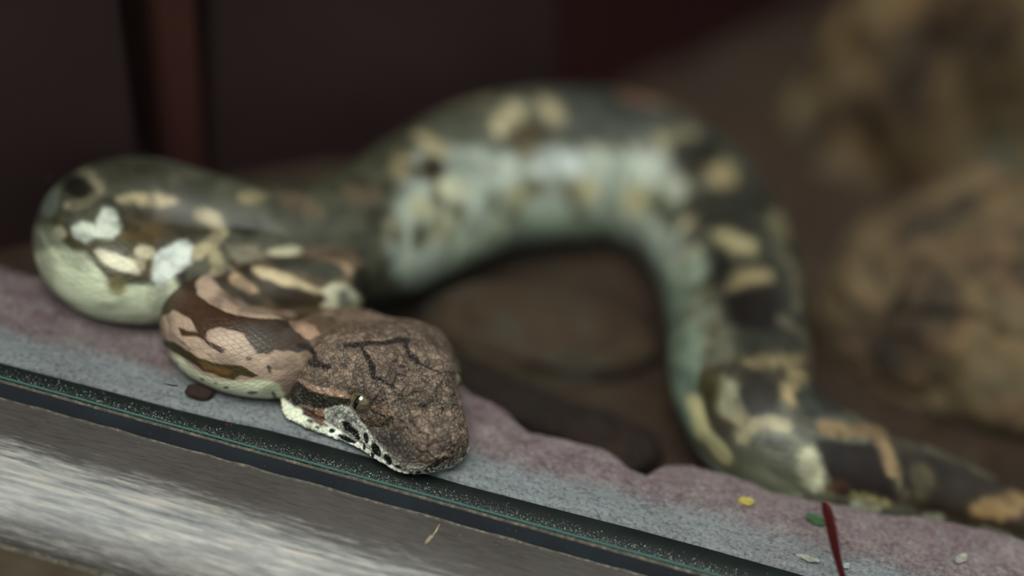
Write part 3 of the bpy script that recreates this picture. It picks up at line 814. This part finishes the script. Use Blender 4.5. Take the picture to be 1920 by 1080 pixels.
# --- neck loop
paint([(430, 724), (490, 728), (530, 738), (600, 760), (590, 830), (430, 800)], (196, 198, 168), (cs[33], HB + 0.006), (0, 0, 1), 4, 3)
Ns = S_FRONT; BR = (74, 51, 29)
paint([(120, 450), (160, 330), (220, 220), (330, 160), (420, 130), (480, 160), (440, 200), (385, 250), (400, 330), (480, 400), (600, 455), (760, 490), (900, 495), (1010, 490),
       (1010, 560), (1090, 600), (1110, 640), (1000, 690), (900, 715), (820, 735), (745, 665), (700, 600), (620, 575), (550, 550), (470, 580), (460, 620), (480, 650), (585, 705), (560, 725), (480, 690),
       (400, 620), (290, 605), (270, 560), (330, 580), (395, 585), (350, 500), (230, 430), (150, 490), (125, 520)], BR, Ns, C2T, 2, 3)
paint([(640, 520), (1000, 510), (1080, 600), (1000, 680), (830, 725), (740, 640)], (78, 70, 62), Ns, C2T, 10, 6, 0.85)
paint([(270, 170), (360, 140), (430, 140), (380, 180), (290, 200)], (140, 108, 80), Ns, C2T, 4, 4, 0.7)
paint([(385, 250), (430, 205), (490, 215), (560, 300), (640, 360), (740, 410), (900, 440), (1060, 455), (1060, 490), (880, 492), (740, 482), (600, 450), (480, 390), (400, 320)], (168, 144, 122), (S_NBACK[0], TOT), C2T, 2, 2.5)
paint([(500, 220), (580, 190), (600, 150), (860, 330), (900, 400), (760, 405), (640, 355), (560, 295)], (78, 68, 54), (S_NBACK[0], TOT), C2T, 5, 5)
spot(720, 255, 110, 55, 25, (168, 142, 108), (S_NBACK[0], TOT), C2T, 5, 4)
paint([(470, 110), (560, 80), (590, 150), (530, 200), (480, 180)], (150, 142, 108), (S_NBACK[0], TOT), C2T, 5, 4)
paint([(180, 630), (270, 675), (400, 758), (560, 798), (700, 812), (830, 885), (760, 897), (690, 880), (640, 912), (560, 890), (430, 850), (300, 752), (200, 700), (130, 650)], (72, 60, 28), Ns, C2T, 2, 3)
paint([(420, 790), (560, 820), (640, 840), (600, 880), (520, 868), (440, 840)], (122, 88, 30), Ns, C2T, 7, 5, 0.75)
paint([(110, 720), (200, 720), (300, 770), (430, 870), (560, 905), (650, 920), (760, 905), (860, 900), (950, 930), (980, 1080), (700, 1080), (350, 990), (150, 940)], (200, 202, 170), Ns, C2T, 5, 4)
for x, y, rx, ry, an in ((240, 800, 26, 14, 20), (302, 872, 18, 22, -20), (880, 836, 14, 30, -20), (915, 1015, 12, 34, -25), (745, 764, 18, 9, 0), (770, 995, 34, 10, 0), (160, 880, 16, 8, 20), (430, 905, 14, 8, 0), (520, 930, 12, 8, 0), (590, 960, 16, 8, 0)):
    spot(x, y, rx, ry, an, (52, 52, 42), Ns, C2T, 2, 2, 0.85)
for x, y in ((390, 660), (420, 700), (360, 640), (340, 700), (480, 740), (640, 640), (690, 690), (300, 660)):
    spot(x, y, 12, 8, 20, (120, 104, 86), Ns, C2T, 2, 2, 0.6)
# back leg of the neck loop
Bs = (cs[24], cs[31])
paint([(590, 95), (700, 90), (900, 180), (1240, 300), (1260, 380), (1200, 420), (1000, 430), (860, 360), (760, 250), (640, 160)], (66, 52, 28), Bs, C2T, 5, 4)
paint([(760, 135), (880, 150), (1060, 215), (1230, 290), (1260, 330), (1180, 320), (1000, 280), (830, 225), (770, 180)], (176, 160, 122), Bs, C2T, 4, 3)
paint([(1230, 300), (1300, 250), (1400, 260), (1480, 340), (1580, 420), (1590, 510), (1480, 480), (1360, 440), (1230, 415), (1280, 370)], (172, 170, 142), Bs, C2T, 4, 4)
paint([(1340, 320), (1400, 300), (1440, 400), (1420, 460), (1350, 420)], (92, 96, 84), Bs, C2T, 5, 4, 0.8)
paint([(1440, 170), (1520, 140), (1600, 200), (1600, 380), (1530, 370), (1440, 270)], (36, 30, 20), Bs, C2T, 5, 4)
spot(1375, 155, 75, 45, 25, (158, 132, 96), Bs, C2T, 6, 4)
paint([(850, 90), (1100, 90), (1330, 120), (1420, 200), (1300, 240), (1100, 190), (900, 140)], (70, 70, 58), Bs, C2T, 6, 5)
# --- left coil
Cs = (cs[16], cs[26])
def many(rows, rs, tf, soft, wob, amt=1.0):
    for (x, y, rx, ry, an, c) in rows: spot(x, y, rx, ry, an, c, rs, tf, soft, wob, amt)
paint([(60, 250), (300, 60), (700, 60), (1100, 200), (1478, 300), (1478, 620), (1000, 640), (700, 560), (300, 560), (80, 560)], (84, 84, 68), Cs, C3T, 20, 4)
paint([(60, 470), (200, 470), (260, 560), (300, 640), (200, 700), (60, 700)], (132, 138, 116), Cs, C3T, 12, 5)
paint([(60, 620), (200, 575), (330, 600), (420, 690), (480, 800), (560, 780), (700, 770), (800, 700), (860, 800), (740, 1030), (560, 1020), (380, 950), (230, 880), (110, 780)], (184, 190, 160), Cs, C3T, 10, 5)
spot(600, 180, 210, 80, 8, (66, 64, 48), Cs, C3T, 18, 6)
paint([(500, 370), (760, 370), (960, 420), (1010, 500), (900, 560), (760, 560), (600, 600), (530, 520)], (82, 76, 58), Cs, C3T, 10, 5)
spot(640, 510, 130, 60, -15, (100, 82, 46), Cs, C3T, 14, 6)
paint([(190, 430), (230, 520), (290, 570), (420, 565), (560, 565), (620, 590)], (80, 74, 36), Cs, C3T, 6, 4, width=18)
paint([(370, 590), (410, 660), (480, 730), (590, 750), (670, 710), (680, 650)], (84, 76, 34), Cs, C3T, 4, 3, width=11)
spot(510, 790, 45, 45, 0, (118, 108, 56), Cs, C3T, 10, 4, 0.8)
many([(515, 655, 135, 42, 25, (204, 198, 168)), (200, 500, 42, 42, 0, (158, 154, 126)), (655, 606, 55, 34, 10, (192, 182, 146)), (675, 325, 165, 36, 3, (168, 154, 116)), (300, 260, 75, 55, 10, (40, 37, 27)),
      (155, 320, 50, 95, 10, (112, 120, 106)), (270, 355, 48, 25, 0, (156, 152, 124)), (1230, 310, 80, 36, -5, (136, 126, 92)), (1380, 465, 50, 26, 0, (152, 140, 102)), (1400, 600, 95, 30, -5, (170, 166, 136)),
      (1200, 470, 90, 50, 0, (60, 62, 48)), (820, 215, 30, 60, 0, (88, 84, 66))], Cs, C3T, 6, 4)
paint([(265, 475), (330, 440), (400, 460), (430, 360), (490, 370), (540, 470), (490, 540), (400, 530), (340, 560), (285, 525)], (184, 190, 174), Cs, C3T, 6, 4)  # pale scales, with part of the gloss highlight painted into the colour
paint([(715, 620), (800, 555), (880, 535), (930, 590), (900, 660), (800, 740), (740, 800), (690, 760)], (198, 204, 194), Cs, C3T, 6, 4)  # white highlight on the coil, painted into the skin colour
paint([(300, 150), (360, 190), (415, 240), (415, 290), (350, 340), (280, 352)], (124, 118, 92), Cs, C3T, 6, 4, width=17)
paint([(955, 400), (1030, 430), (1065, 500), (1010, 570), (940, 610)], (162, 150, 116), Cs, C3T, 6, 4, width=26)
paint([(1030, 620), (1060, 720)], (150, 142, 104), Cs, C3T, 6, 4, width=24)
paint([(1080, 560), (1250, 570), (1300, 640), (1150, 660)], (126, 118, 96), Cs, C3T, 8, 5)
# --- big loop
As = (0, cs[17])
paint([(-60, 620), (0, 480), (150, 360), (400, 180), (600, 60), (660, 260), (600, 420), (560, 560), (520, 700), (700, 900), (400, 1100), (200, 800)], (76, 76, 58), As, C4T, 26, 8)
paint([(620, 320), (900, 260), (1250, 300), (1700, 330), (1760, 900), (1300, 780), (900, 880), (600, 960), (520, 760), (560, 520)], (156, 166, 152), As, C4T, 24, 8, 0.9)
paint([(560, 100), (900, 0), (1700, 0), (1700, 300), (1300, 290), (900, 300), (700, 300)], (84, 86, 72), As, C4T, 22, 8)
many([(700, 300, 75, 34, 35, (158, 146, 108)), (570, 375, 45, 55, 0, (138, 126, 92)), (690, 405, 75, 55, 0, (54, 42, 22)), (725, 500, 32, 60, 20, (98, 78, 32)), (790, 480, 60, 55, 0, (176, 176, 146)), (645, 560, 55, 52, 0, (156, 154, 122)),
      (460, 590, 50, 50, 0, (54, 50, 36)), (800, 580, 40, 40, 0, (92, 90, 56)), (740, 640, 58, 66, 0, (156, 154, 120)), (1020, 195, 52, 90, 32, (172, 162, 126)), (1210, 160, 78, 40, 35, (158, 146, 112)), (1110, 250, 85, 55, -10, (82, 68, 34)),
      (1010, 305, 45, 18, -15, (44, 40, 28)), (1215, 255, 50, 18, 10, (50, 44, 30)), (1085, 330, 40, 45, 0, (124, 110, 74)), (1000, 390, 66, 58, 0, (178, 184, 170)), (1050, 520, 50, 52, 0, (168, 164, 122)), (1130, 475, 34, 42, 0, (100, 92, 44)),
      (1340, 490, 56, 60, 0, (172, 164, 126)), (1275, 470, 20, 48, 0, (96, 92, 56)), (1320, 580, 34, 34, 0, (110, 108, 70)), (1550, 520, 45, 60, 0, (168, 160, 118)), (960, 540, 22, 40, 0, (112, 114, 92)), (1040, 600, 60, 24, 20, (110, 110, 82)),
      (850, 740, 90, 66, -30, (172, 186, 160)), (970, 650, 46, 66, -20, (160, 168, 142)), (1180, 630, 110, 60, 0, (158, 176, 152)), (1400, 655, 80, 56, 0, (160, 178, 154)), (540, 650, 50, 42, 0, (118, 114, 88)), (400, 510, 74, 36, 10, (96, 82, 62)),
      (780, 120, 60, 40, 0, (104, 98, 72)), (640, 690, 30, 60, 0, (84, 84, 54)), (920, 90, 50, 44, 0, (112, 106, 80)), (240, 420, 70, 40, -20, (86, 82, 62)), (140, 540, 100, 34, 20, (100, 86, 66)), (1240, 380, 130, 44, 0, (176, 184, 178))], As, C4T, 15, 11)  # last spot: bluish sky gloss painted onto the pale flank
paint([(60, -40), (420, -40), (640, 150), (660, 300), (500, 260), (360, 120), (180, 180), (80, 130)], (66, 70, 62), As, C5T, 22, 8)
paint([(440, 330), (560, 250), (680, 320), (780, 460), (780, 780), (560, 780), (500, 600), (470, 480)], (54, 54, 44), As, C5T, 18, 8)
paint([(180, 430), (300, 470), (380, 540), (470, 640), (440, 800), (430, 1060), (300, 1060), (330, 800), (360, 650), (320, 540)], (112, 128, 110), As, C5T, 14, 6)
paint([(250, 50), (350, 60), (460, 100)], (124, 92, 74), As, C5T, 10, 5, width=34)
paint([(470, 110), (560, 170), (600, 230)], (92, 86, 66), As, C5T, 10, 5, width=34)
many([(380, 170, 62, 24, -10, (134, 128, 94)), (430, 220, 75, 50, 15, (46, 42, 28)), (505, 265, 36, 36, 0, (140, 126, 88)), (365, 308, 36, 40, 0, (150, 154, 138)), (275, 330, 28, 34, 0, (158, 150, 108)), (330, 340, 26, 40, 0, (84, 84, 56)), (370, 380, 26, 40, 0, (72, 78, 56)),
      (540, 450, 62, 27, 22, (146, 138, 100)), (575, 543, 66, 24, -15, (136, 122, 86)), (660, 400, 46, 36, 30, (116, 110, 80)), (590, 620, 75, 60, 0, (34, 26, 21)), (645, 762, 86, 18, -3, (130, 116, 78)), (500, 510, 26, 40, 0, (38, 40, 34)),
      (430, 520, 30, 60, 10, (122, 134, 116)), (440, 640, 40, 42, 0, (118, 124, 102)), (430, 575, 34, 18, 0, (76, 84, 68)), (520, 860, 38, 55, 0, (142, 140, 112)), (470, 830, 24, 50, 0, (74, 66, 32)), (600, 860, 60, 60, 0, (42, 38, 28)), (700, 835, 38, 48, 25, (144, 127, 86)), (780, 860, 70, 50, 0, (56, 60, 50))], As, C5T, 14, 10)
paint([(650, 460), (695, 520), (705, 620)], (98, 94, 74), As, C5T, 8, 4, width=18)
paint([(660, 650), (720, 690), (735, 740)], (88, 82, 66), As, C5T, 8, 4, width=18)
paint([(425, 870), (450, 950), (515, 1020)], (172, 166, 120), As, C5T, 7, 4, width=26)
# tail end
Ts = (0, cs[8])
paint([(460, 280), (760, 260), (900, 330), (960, 620), (480, 620)], (96, 98, 78), Ts, C6T, 14, 6)
paint([(1300, 380), (1500, 400), (1700, 500), (2000, 560), (2000, 840), (1650, 760), (1400, 690), (1290, 560)], (50, 38, 24), Ts, C6T, 12, 6)
paint([(510, 320), (560, 255), (640, 240), (730, 262)], (162, 152, 114), Ts, C6T, 7, 4, width=24)
paint([(870, 325), (960, 340), (1040, 352), (1170, 350), (1205, 440), (1255, 530), (1280, 640), (1100, 620), (980, 600), (920, 480)], (36, 22, 13), Ts, C6T, 7, 4)
paint([(930, 268), (1050, 292), (1180, 285), (1230, 370), (1262, 490)], (130, 108, 72), Ts, C6T, 8, 8, width=26)
many([(860, 480, 62, 110, -8, (164, 162, 132)), (1150, 632, 100, 24, 10, (146, 137, 84)), (1800, 668, 155, 62, -8, (126, 102, 58)), (1410, 540, 55, 90, 0, (78, 70, 44)), (900, 120, 120, 80, 0, (58, 62, 52)), (700, 350, 60, 26, 0, (60, 58, 44)), (990, 560, 50, 40, 0, (76, 48, 18))], Ts, C6T, 10, 9)

# ------------------------------------------------------------------ the snake: objects
def mat_skin():
    M = Mat('snake_skin', (110, 90, 70), 0.40, 0.34)
    ac = M.n('ShaderNodeAttribute', attribute_name='skin'); au = M.n('ShaderNodeAttribute', attribute_name='suv')
    mp = M.n('ShaderNodeMapping'); mp.inputs['Scale'].default_value = (520, 620, 1); mp.inputs['Rotation'].default_value = (0, 0, math.radians(45))
    M.l(au.outputs['Vector'], mp.inputs['Vector'])
    vo = M.n('ShaderNodeTexVoronoi', feature='DISTANCE_TO_EDGE', voronoi_dimensions='2D'); vo.inputs['Scale'].default_value = 1.0; vo.inputs['Randomness'].default_value = 0.35
    M.l(mp.outputs['Vector'], vo.inputs['Vector'])
    seam = M.ramp(vo.outputs['Distance'], [(0.0, 0.0), (0.16, 0.8), (0.45, 1.0)])
    vc = M.n('ShaderNodeTexVoronoi', feature='F1', voronoi_dimensions='2D'); vc.inputs['Scale'].default_value = 1.0; vc.inputs['Randomness'].default_value = 0.35
    M.l(mp.outputs['Vector'], vc.inputs['Vector'])
    v3 = M.coord((1, 1, 1))
    grain = M.noise(v3, 900, 4, 0.7)
    sp = M.n('ShaderNodeSeparateXYZ'); M.l(au.outputs['Vector'], sp.inputs[0])
    inv = M.n('ShaderNodeMath', operation='MULTIPLY_ADD'); M.l(sp.outputs['Z'], inv.inputs[0]); inv.inputs[1].default_value = -1.0; inv.inputs[2].default_value = 1.0
    seamb = M.mix(inv.outputs[0], 1.0, seam)               # body scales fade out on the head
    c = M.mix(0.40, ac.outputs['Color'], M.ramp(seamb, [(0.0, 0.66), (0.8, 1.0)]), 'MULTIPLY')
    c = M.mix(0.45, c, M.ramp(grain, [(0.25, 0.62), (0.55, 1.0), (0.8, 1.0)]), 'MULTIPLY')
    hv = M.n('ShaderNodeTexVoronoi', feature='DISTANCE_TO_EDGE'); hv.inputs['Scale'].default_value = 820; M.l(v3, hv.inputs['Vector'])
    hseam = M.ramp(hv.outputs['Distance'], [(0.0, 0.0), (0.12, 0.75), (0.4, 1.0)])
    hseam = M.mix(sp.outputs['Z'], 1.0, hseam)             # fine granular scales on the head
    c = M.mix(0.6, c, M.ramp(hseam, [(0.0, 0.5), (0.8, 1.0)]), 'MULTIPLY')
    M.base(c)
    b = M.bump(seamb, 0.22, 0.0005)
    b = M.bump(hseam, 0.55, 0.0005, b)
    M.bump(grain, 0.14, 0.0004, b)
    M.l(M.ramp(grain, [(0.3, 0.28), (0.7, 0.50)]), M.bsdf.inputs['Roughness'])
    return M.m

loc0 = NAPE.copy(); loc0[2] = 0.0
snake = empty('snake', tuple(loc0))
tag(snake, 'brown and cream patterned snake coiled on the stone, its snout at the glass', 'snake')
# close both ends
ends = [Pc[0] - Tg[0] * 0.001, Pc[-1] + Tg[-1] * 0.0002]
Vb = np.vstack([V, ends]); nV = len(V)
j = np.arange(NT); j2 = (j + 1) % NT
caps = np.vstack([np.stack([np.full(NT, nV), j2, j, j], 1), np.stack([np.full(NT, nV + 1), (nr - 1) * NT + j, (nr - 1) * NT + j2, (nr - 1) * NT + j2], 1)])
me = bpy.data.meshes.new('body')
nq = len(F); nl = nq * 4 + 2 * NT * 3
me.vertices.add(len(Vb)); me.vertices.foreach_set('co', (Vb - loc0).astype(np.float32).ravel())
loops = np.concatenate([F[:, ::-1].ravel(), caps[:, :3].ravel()]).astype(np.int32)
me.loops.add(len(loops)); me.loops.foreach_set('vertex_index', loops)
me.polygons.add(nq + 2 * NT)
me.polygons.foreach_set('loop_start', np.concatenate([np.arange(nq) * 4, nq * 4 + np.arange(2 * NT) * 3]).astype(np.int32))
me.update(calc_edges=True)
me.polygons.foreach_set('use_smooth', np.ones(len(me.polygons), bool))
mot = fbm(SUV / 0.0060, 4, 61); mot2 = fbm(SUV / 0.0022, 2, 63)
colr = colr * (0.70 + 0.42 * sstep(0.30, 0.62, mot))[:, None] * (0.84 + 0.30 * mot2)[:, None]
colr = colr * np.where((HM > 0.03) & (Bf > mouth_b), SEAMS * (0.82 + 0.38 * CID), 1.0)[:, None]
gx_ = 1.22 - 0.12 * HM
colr = (1.30 - 0.08 * HM)[:, None] * np.power(np.clip(colr, 0, 1), gx_[:, None])
lum = colr @ np.array([0.3, 0.6, 0.1]); colr = colr * 0.80 + 0.20 * lum[:, None]
colf = np.vstack([colr, colr[0], colr[-1]])
add_color(me, 'skin', np.clip(colf, 0, 1))
a = me.attributes.new('suv', 'FLOAT_VECTOR', 'POINT'); a.data.foreach_set('vector', np.vstack([SUVA, SUVA[0], SUVA[-1]]).astype(np.float32).ravel())
me.materials.append(mat_skin())
body = bpy.data.objects.new('body', me); COL.objects.link(body); body.parent = snake

# eyes
def head_pt(hh, a, b):
    k = np.argmin(np.abs(h - hh)) if hh < 1 else -1
    return Pc[k] + Sd[k] * a + Nn[k] * b, Sd[k], Nn[k], Tg[k]
def mat_eye():
    M = Mat('eye_iris', (70, 62, 44), 0.08, 0.7)
    v = M.coord((1, 1, 1)); n = M.noise(v, 900, 4, 0.6)
    M.base(M.ramp(n, [(0.3, (52, 45, 30)), (0.7, (104, 94, 68))])); M.bsdf.inputs['Coat Weight'].default_value = 0.8
    return M.m
me_i = mat_eye(); me_p = Mat('eye_pupil', (8, 8, 8), 0.06, 0.7).m
def uv_sphere(r, c, nu=24, nv=32):
    V, F = [], []
    for i in range(nu + 1):
        a = math.pi * i / nu
        for j in range(nv):
            b = 2 * math.pi * j / nv; V.append((c[0] + r * math.sin(a) * math.cos(b), c[1] + r * math.sin(a) * math.sin(b), c[2] + r * math.cos(a)))
    return np.array(V), grid_faces(nu + 1, nv, True)
for sgn in (1, -1):
    P, sd, nn, tg = head_pt(EYE_H, 0, 0)
    aw = 0.0172
    c = P + sd * sgn * aw + nn * EYE_B - loc0
    ev, ef = uv_sphere(0.0040, (0, 0, 0))
    eye = mesh_from('eye', ev + c, ef, me_i, snake); tag(eye, 'dark brown eye with a slit pupil')
    # slit pupil: a thin lens lying on the eyeball, facing outwards
    out = sd * sgn + nn * 0.62 + tg * 0.45; out /= np.linalg.norm(out)
    upv = nn * 1.0 - tg * 0.15; upv -= out * (upv @ out); upv /= np.linalg.norm(upv); rt = np.cross(upv, out)
    pv, pf = [], []
    K = 24
    for ring in range(5):
        rr = ring / 4
        for j in range(K):
            b = 2 * math.pi * j / K; x = 0.0008 * rr * math.cos(b); y = 0.0026 * rr * math.sin(b)
            z = math.sqrt(0.00406 ** 2 - x * x - y * y); pv.append(c + rt * x + upv * y + out * z)
    pup = mesh_from('pupil', np.array(pv), grid_faces(5, K, True), me_p, eye)
    # ring of small scales round the eye

# ------------------------------------------------------------------ small things
def on_plane_v(px, py, v):
    d = ray(px, py); o = RO + VR * v
    return CAM + d * (((o - CAM) @ VR) / (d @ VR))
_arc = np.array(arc)[::-1]
def on_rail(px, py):
    d = ray(px, py); lo, hi = 0.4, 0.9
    for t in np.linspace(0.5, 0.85, 4000):
        P = CAM + d * t; u, v = uv_of(P)
        if v < -0.0035 and P[2] <= np.interp(v, _arc[:, 0], _arc[:, 1]): return P
    return P

def tube(path, rads, nrm, flat, k=14):
    """tapered, flattened tube along a path"""
    path = np.array(path); n = len(path); T = np.gradient(path, axis=0); T /= np.linalg.norm(T, axis=1)[:, None]
    V = []
    for p, t, r in zip(path, T, rads):
        a = np.cross(t, nrm); a /= np.linalg.norm(a); b = np.cross(a, t)
        for j in range(k):
            q = 2 * math.pi * j / k; V.append(p + a * r * math.cos(q) + b * r * flat * math.sin(q))
    return np.array(V), grid_faces(n, k, True)

def place(name, V, F, mat, label, cat, group=None):
    o0 = V.mean(0); o0 = np.array([o0[0], o0[1], V[:, 2].min()])
    o = mesh_from(name, V - o0, F, mat); o.location = tuple(o0)
    return tag(o, label, cat, group)

# dark red blade
b0 = on_plane_v(1604, 1150, 0.0022); b0[2] = -0.0012
bt = [b0] + [on_plane_v(x, y, v) for x, y, v in ((1578, 1078, 0.0026), (1566, 1028, 0.0040), (1558, 985, 0.0056), (1550, 955, 0.0068), (1544, 938, 0.0074))]
tq = np.linspace(0, 1, len(bt)); tt2 = np.linspace(0, 1, 40)
bp = np.stack([np.interp(tt2, tq, np.array(bt)[:, k]) for k in range(3)], 1); bp = gsm(bp, 2.0)
br = 0.00175 * np.interp(tt2, [0, 0.25, 0.55, 0.8, 0.95, 1.0], [0.75, 0.62, 1.0, 1.0, 0.6, 0.15])
Vt, Ft = tube(bp, br, -VR, 0.35)
Mr = Mat('red_leaf', (92, 14, 12), 0.4, 0.4); nz = Mr.noise(Mr.coord((1, 1, 1)), 500, 4); Mr.base(Mr.ramp(nz, [(0.3, (44, 4, 4)), (0.7, (74, 11, 9))]))
place('red_grass', Vt, Ft, Mr.m, 'narrow dark red grass blade standing upright behind the glass', 'grass')

# fallen leaf fragments on the slab
def slab_z(P):
    u, v = uv_of(P); d = np.hypot(Ug - u, Vg - v); return top[np.argmin(d), 2]
def fragment(px, py, L, Wd, ang, rgb, label, name='leaf_fragment', cat='leaf'):
    P = G(px, py, 0.001); P[2] = slab_z(P) + 0.0003
    nu_, nv_ = 15, 9; V = []
    for i in range(nu_):
        x = i / (nu_ - 1) * 2 - 1; w = (1 - abs(x) ** 2.2) ** 0.7
        for j in range(nv_):
            y = j / (nv_ - 1) * 2 - 1
            V.append((x * L / 2, y * w * Wd / 2, 0.0006 * (y * w) ** 2 + 0.0008 * x * x + 0.0002 * math.sin(7 * x + 3 * y)))
    V = np.array(V); lo = V.copy(); lo[:, 2] -= 0.00025
    c, s_ = math.cos(ang), math.sin(ang); VV = np.vstack([V, lo]); VV = np.stack([VV[:, 0] * c - VV[:, 1] * s_, VV[:, 0] * s_ + VV[:, 1] * c, VV[:, 2]], 1)
    f = grid_faces(nu_, nv_); n_ = len(V)
    rim = [j for j in range(nv_)] + [i * nv_ + nv_ - 1 for i in range(1, nu_)] + [(nu_ - 1) * nv_ + j for j in range(nv_ - 2, -1, -1)] + [i * nv_ for i in range(nu_ - 2, 0, -1)]
    side = np.array([(rim[k], rim[(k + 1) % len(rim)], n_ + rim[(k + 1) % len(rim)], n_ + rim[k]) for k in range(len(rim))])
    M = Mat(name + '_skin', rgb, 0.7, 0.3); nz = M.noise(M.coord((1, 1, 1)), 400, 4); M.base(M.ramp(nz, [(0.3, tuple(int(c_ * 0.7) for c_ in rgb)), (0.7, rgb)]))
    o = mesh_from(name, VV, np.vstack([f, f[:, ::-1] + n_, side]), M.m); o.location = tuple(P); return tag(o, label, cat)
fragment(1398, 942, 0.0062, 0.0042, 0.3, (176, 158, 80), 'small yellow leaf fragment on the purple-grey slab')
fragment(1530, 976, 0.0078, 0.0058, -0.4, (56, 84, 54), 'small green leaf fragment on the slab beside the red blade')
fragment(1512, 1052, 0.0085, 0.0026, -0.12, (150, 152, 140), 'thin whitish flake on the slab front edge', 'stone_flake', 'flake')
fragment(1586, 1062, 0.0032, 0.0026, 0.5, (160, 172, 168), 'tiny pale chip on the slab at the foot of the red blade', 'stone_chip', 'flake')
fragment(1800, 1052, 0.0070, 0.0034, 0.9, (150, 150, 138), 'pale leaf flake on the bare slab beyond the red blade', 'leaf_flake', 'flake')

# pebble under the neck
bm = bmesh.new(); bmesh.ops.create_icosphere(bm, subdivisions=4, radius=1.0)
Pv = np.array([v.co[:] for v in bm.verts]); Pv = Pv * (1 + 0.5 * (fbm(Pv * 1.7 + 5, 3, 3) - 0.5))[:, None] * np.array([0.0050, 0.0034, 0.0022])
for v, p in zip(bm.verts, Pv): v.co = p
me = bpy.data.meshes.new('pebble'); bm.to_mesh(me); bm.free(); me.polygons.foreach_set('use_smooth', np.ones(len(me.polygons), bool))
me.materials.append(mat_earth('pebble_brown', [(22, 14, 10), (40, 27, 19), (52, 38, 29)], 240, bump=0.0006))
peb = bpy.data.objects.new('pebble', me); COL.objects.link(peb); pp = G(374, 738, 0.002); pp[2] = slab_z(pp) + 0.0016; peb.location = tuple(pp)
tag(peb, 'small dark brown pebble on the slab below the neck of the snake', 'pebble')

# straw fibre lying on the rail
fp = [on_rail(824, 984), on_rail(818, 996), on_rail(813, 1003), on_rail(806, 1010), on_rail(797, 1021)]
fp = np.array(fp) + ZR * 0.0003
fq = np.stack([np.interp(np.linspace(0, 1, 24), np.linspace(0, 1, 5), fp[:, k]) for k in range(3)], 1)
fr_ = np.interp(np.linspace(0, 1, 24), [0, 0.15, 0.4, 0.55, 0.62, 0.85, 1], [0.0001, 0.0004, 0.0003, 0.0002, 0.00065, 0.0007, 0.0001])
Vt, Ft = tube(fq, fr_, ZR, 0.45, 8)
Ms = Mat('dry_straw', (150, 138, 112), 0.8, 0.2); nz = Ms.noise(Ms.coord((1, 1, 1)), 900, 3); Ms.base(Ms.ramp(nz, [(0.3, (112, 102, 82)), (0.7, (158, 146, 120))]))
place('straw_fibre', Vt, Ft, Ms.m, 'short dry straw fibre lying on the metal rail', 'straw')

# marks stuck on the glass
gv = -0.00195
sp_ = np.array([on_plane_v(307, 719, gv), on_plane_v(316, 721, gv), on_plane_v(325, 723, gv), on_plane_v(333, 723, gv)])
sq = np.stack([np.interp(np.linspace(0, 1, 14), np.linspace(0, 1, 4), sp_[:, k]) for k in range(3)], 1)
Vt, Ft = tube(sq, 0.00030 * np.interp(np.linspace(0, 1, 14), [0, 0.3, 0.7, 1], [0.3, 0.8, 1, 0.5]), VR, 0.5, 8)
place('splinter', Vt, Ft, Mat('dark_splinter', (22, 26, 30), 0.6, 0.3).m, 'tiny dark splinter stuck on the glass below the neck', 'splinter')
def drop(px, py, r, v, k=8, squash=0.4):
    P = on_plane_v(px, py, v); Vs, Fs = uv_sphere(1.0, (0, 0, 0), 5, k)
    return P + UR * Vs[:, :1] * r + VR * Vs[:, 1:2] * r * squash + ZR * Vs[:, 2:] * r, Fs
Vt, Ft = drop(425, 797, 0.00055, gv, 12)
place('red_speck', Vt, Ft, Mat('red_crumb', (88, 10, 24), 0.6, 0.3).m, 'tiny dark red crumb stuck on the glass', 'crumb')
def cloud(name, items, mat, inv=window):
    VV, FF, n_ = [], [], 0
    for Vs, Fs in items:
        VV.append(Vs); FF.append(Fs + n_); n_ += len(Vs)
    VV = np.vstack(VV) - RO; c, s_ = UR[0], UR[1]
    VL = np.stack([VV[:, 0] * c + VV[:, 1] * s_, -VV[:, 0] * s_ + VV[:, 1] * c, VV[:, 2]], 1)
    o = mesh_from(name, VL, np.vstack(FF), mat, window); o['kind'] = 'stuff'; return o
spots_px = [(135, 533), (194, 567), (230, 419), (280, 503), (286, 470), (348, 403), (145, 421), (90, 332), (160, 345), (228, 537), (93, 333), (330, 690), (440, 700), (395, 690)]
cloud('dust_speck', [drop(x, y, 0.00022 + 0.0002 * random.random(), gv, 6) for x, y in spots_px], Mat('speck_grey', (60, 62, 58), 0.5, 0.5).m)
grit = []
for _ in range(900):
    u = random.uniform(-0.02, 0.36); v = 0.0006 + abs(random.gauss(0, 0.0022)); r = random.choice((0.00008, 0.0001, 0.00012, 0.00018))
    P = R(u, min(v, 0.014), -0.0012 + r * 0.6); Vs, Fs = uv_sphere(1.0, (0, 0, 0), 4, 5); grit.append((P + Vs * r, Fs))
cloud('dust_grain', grit, Mat('pale_grit', (168, 180, 172), 0.4, 0.5).m)
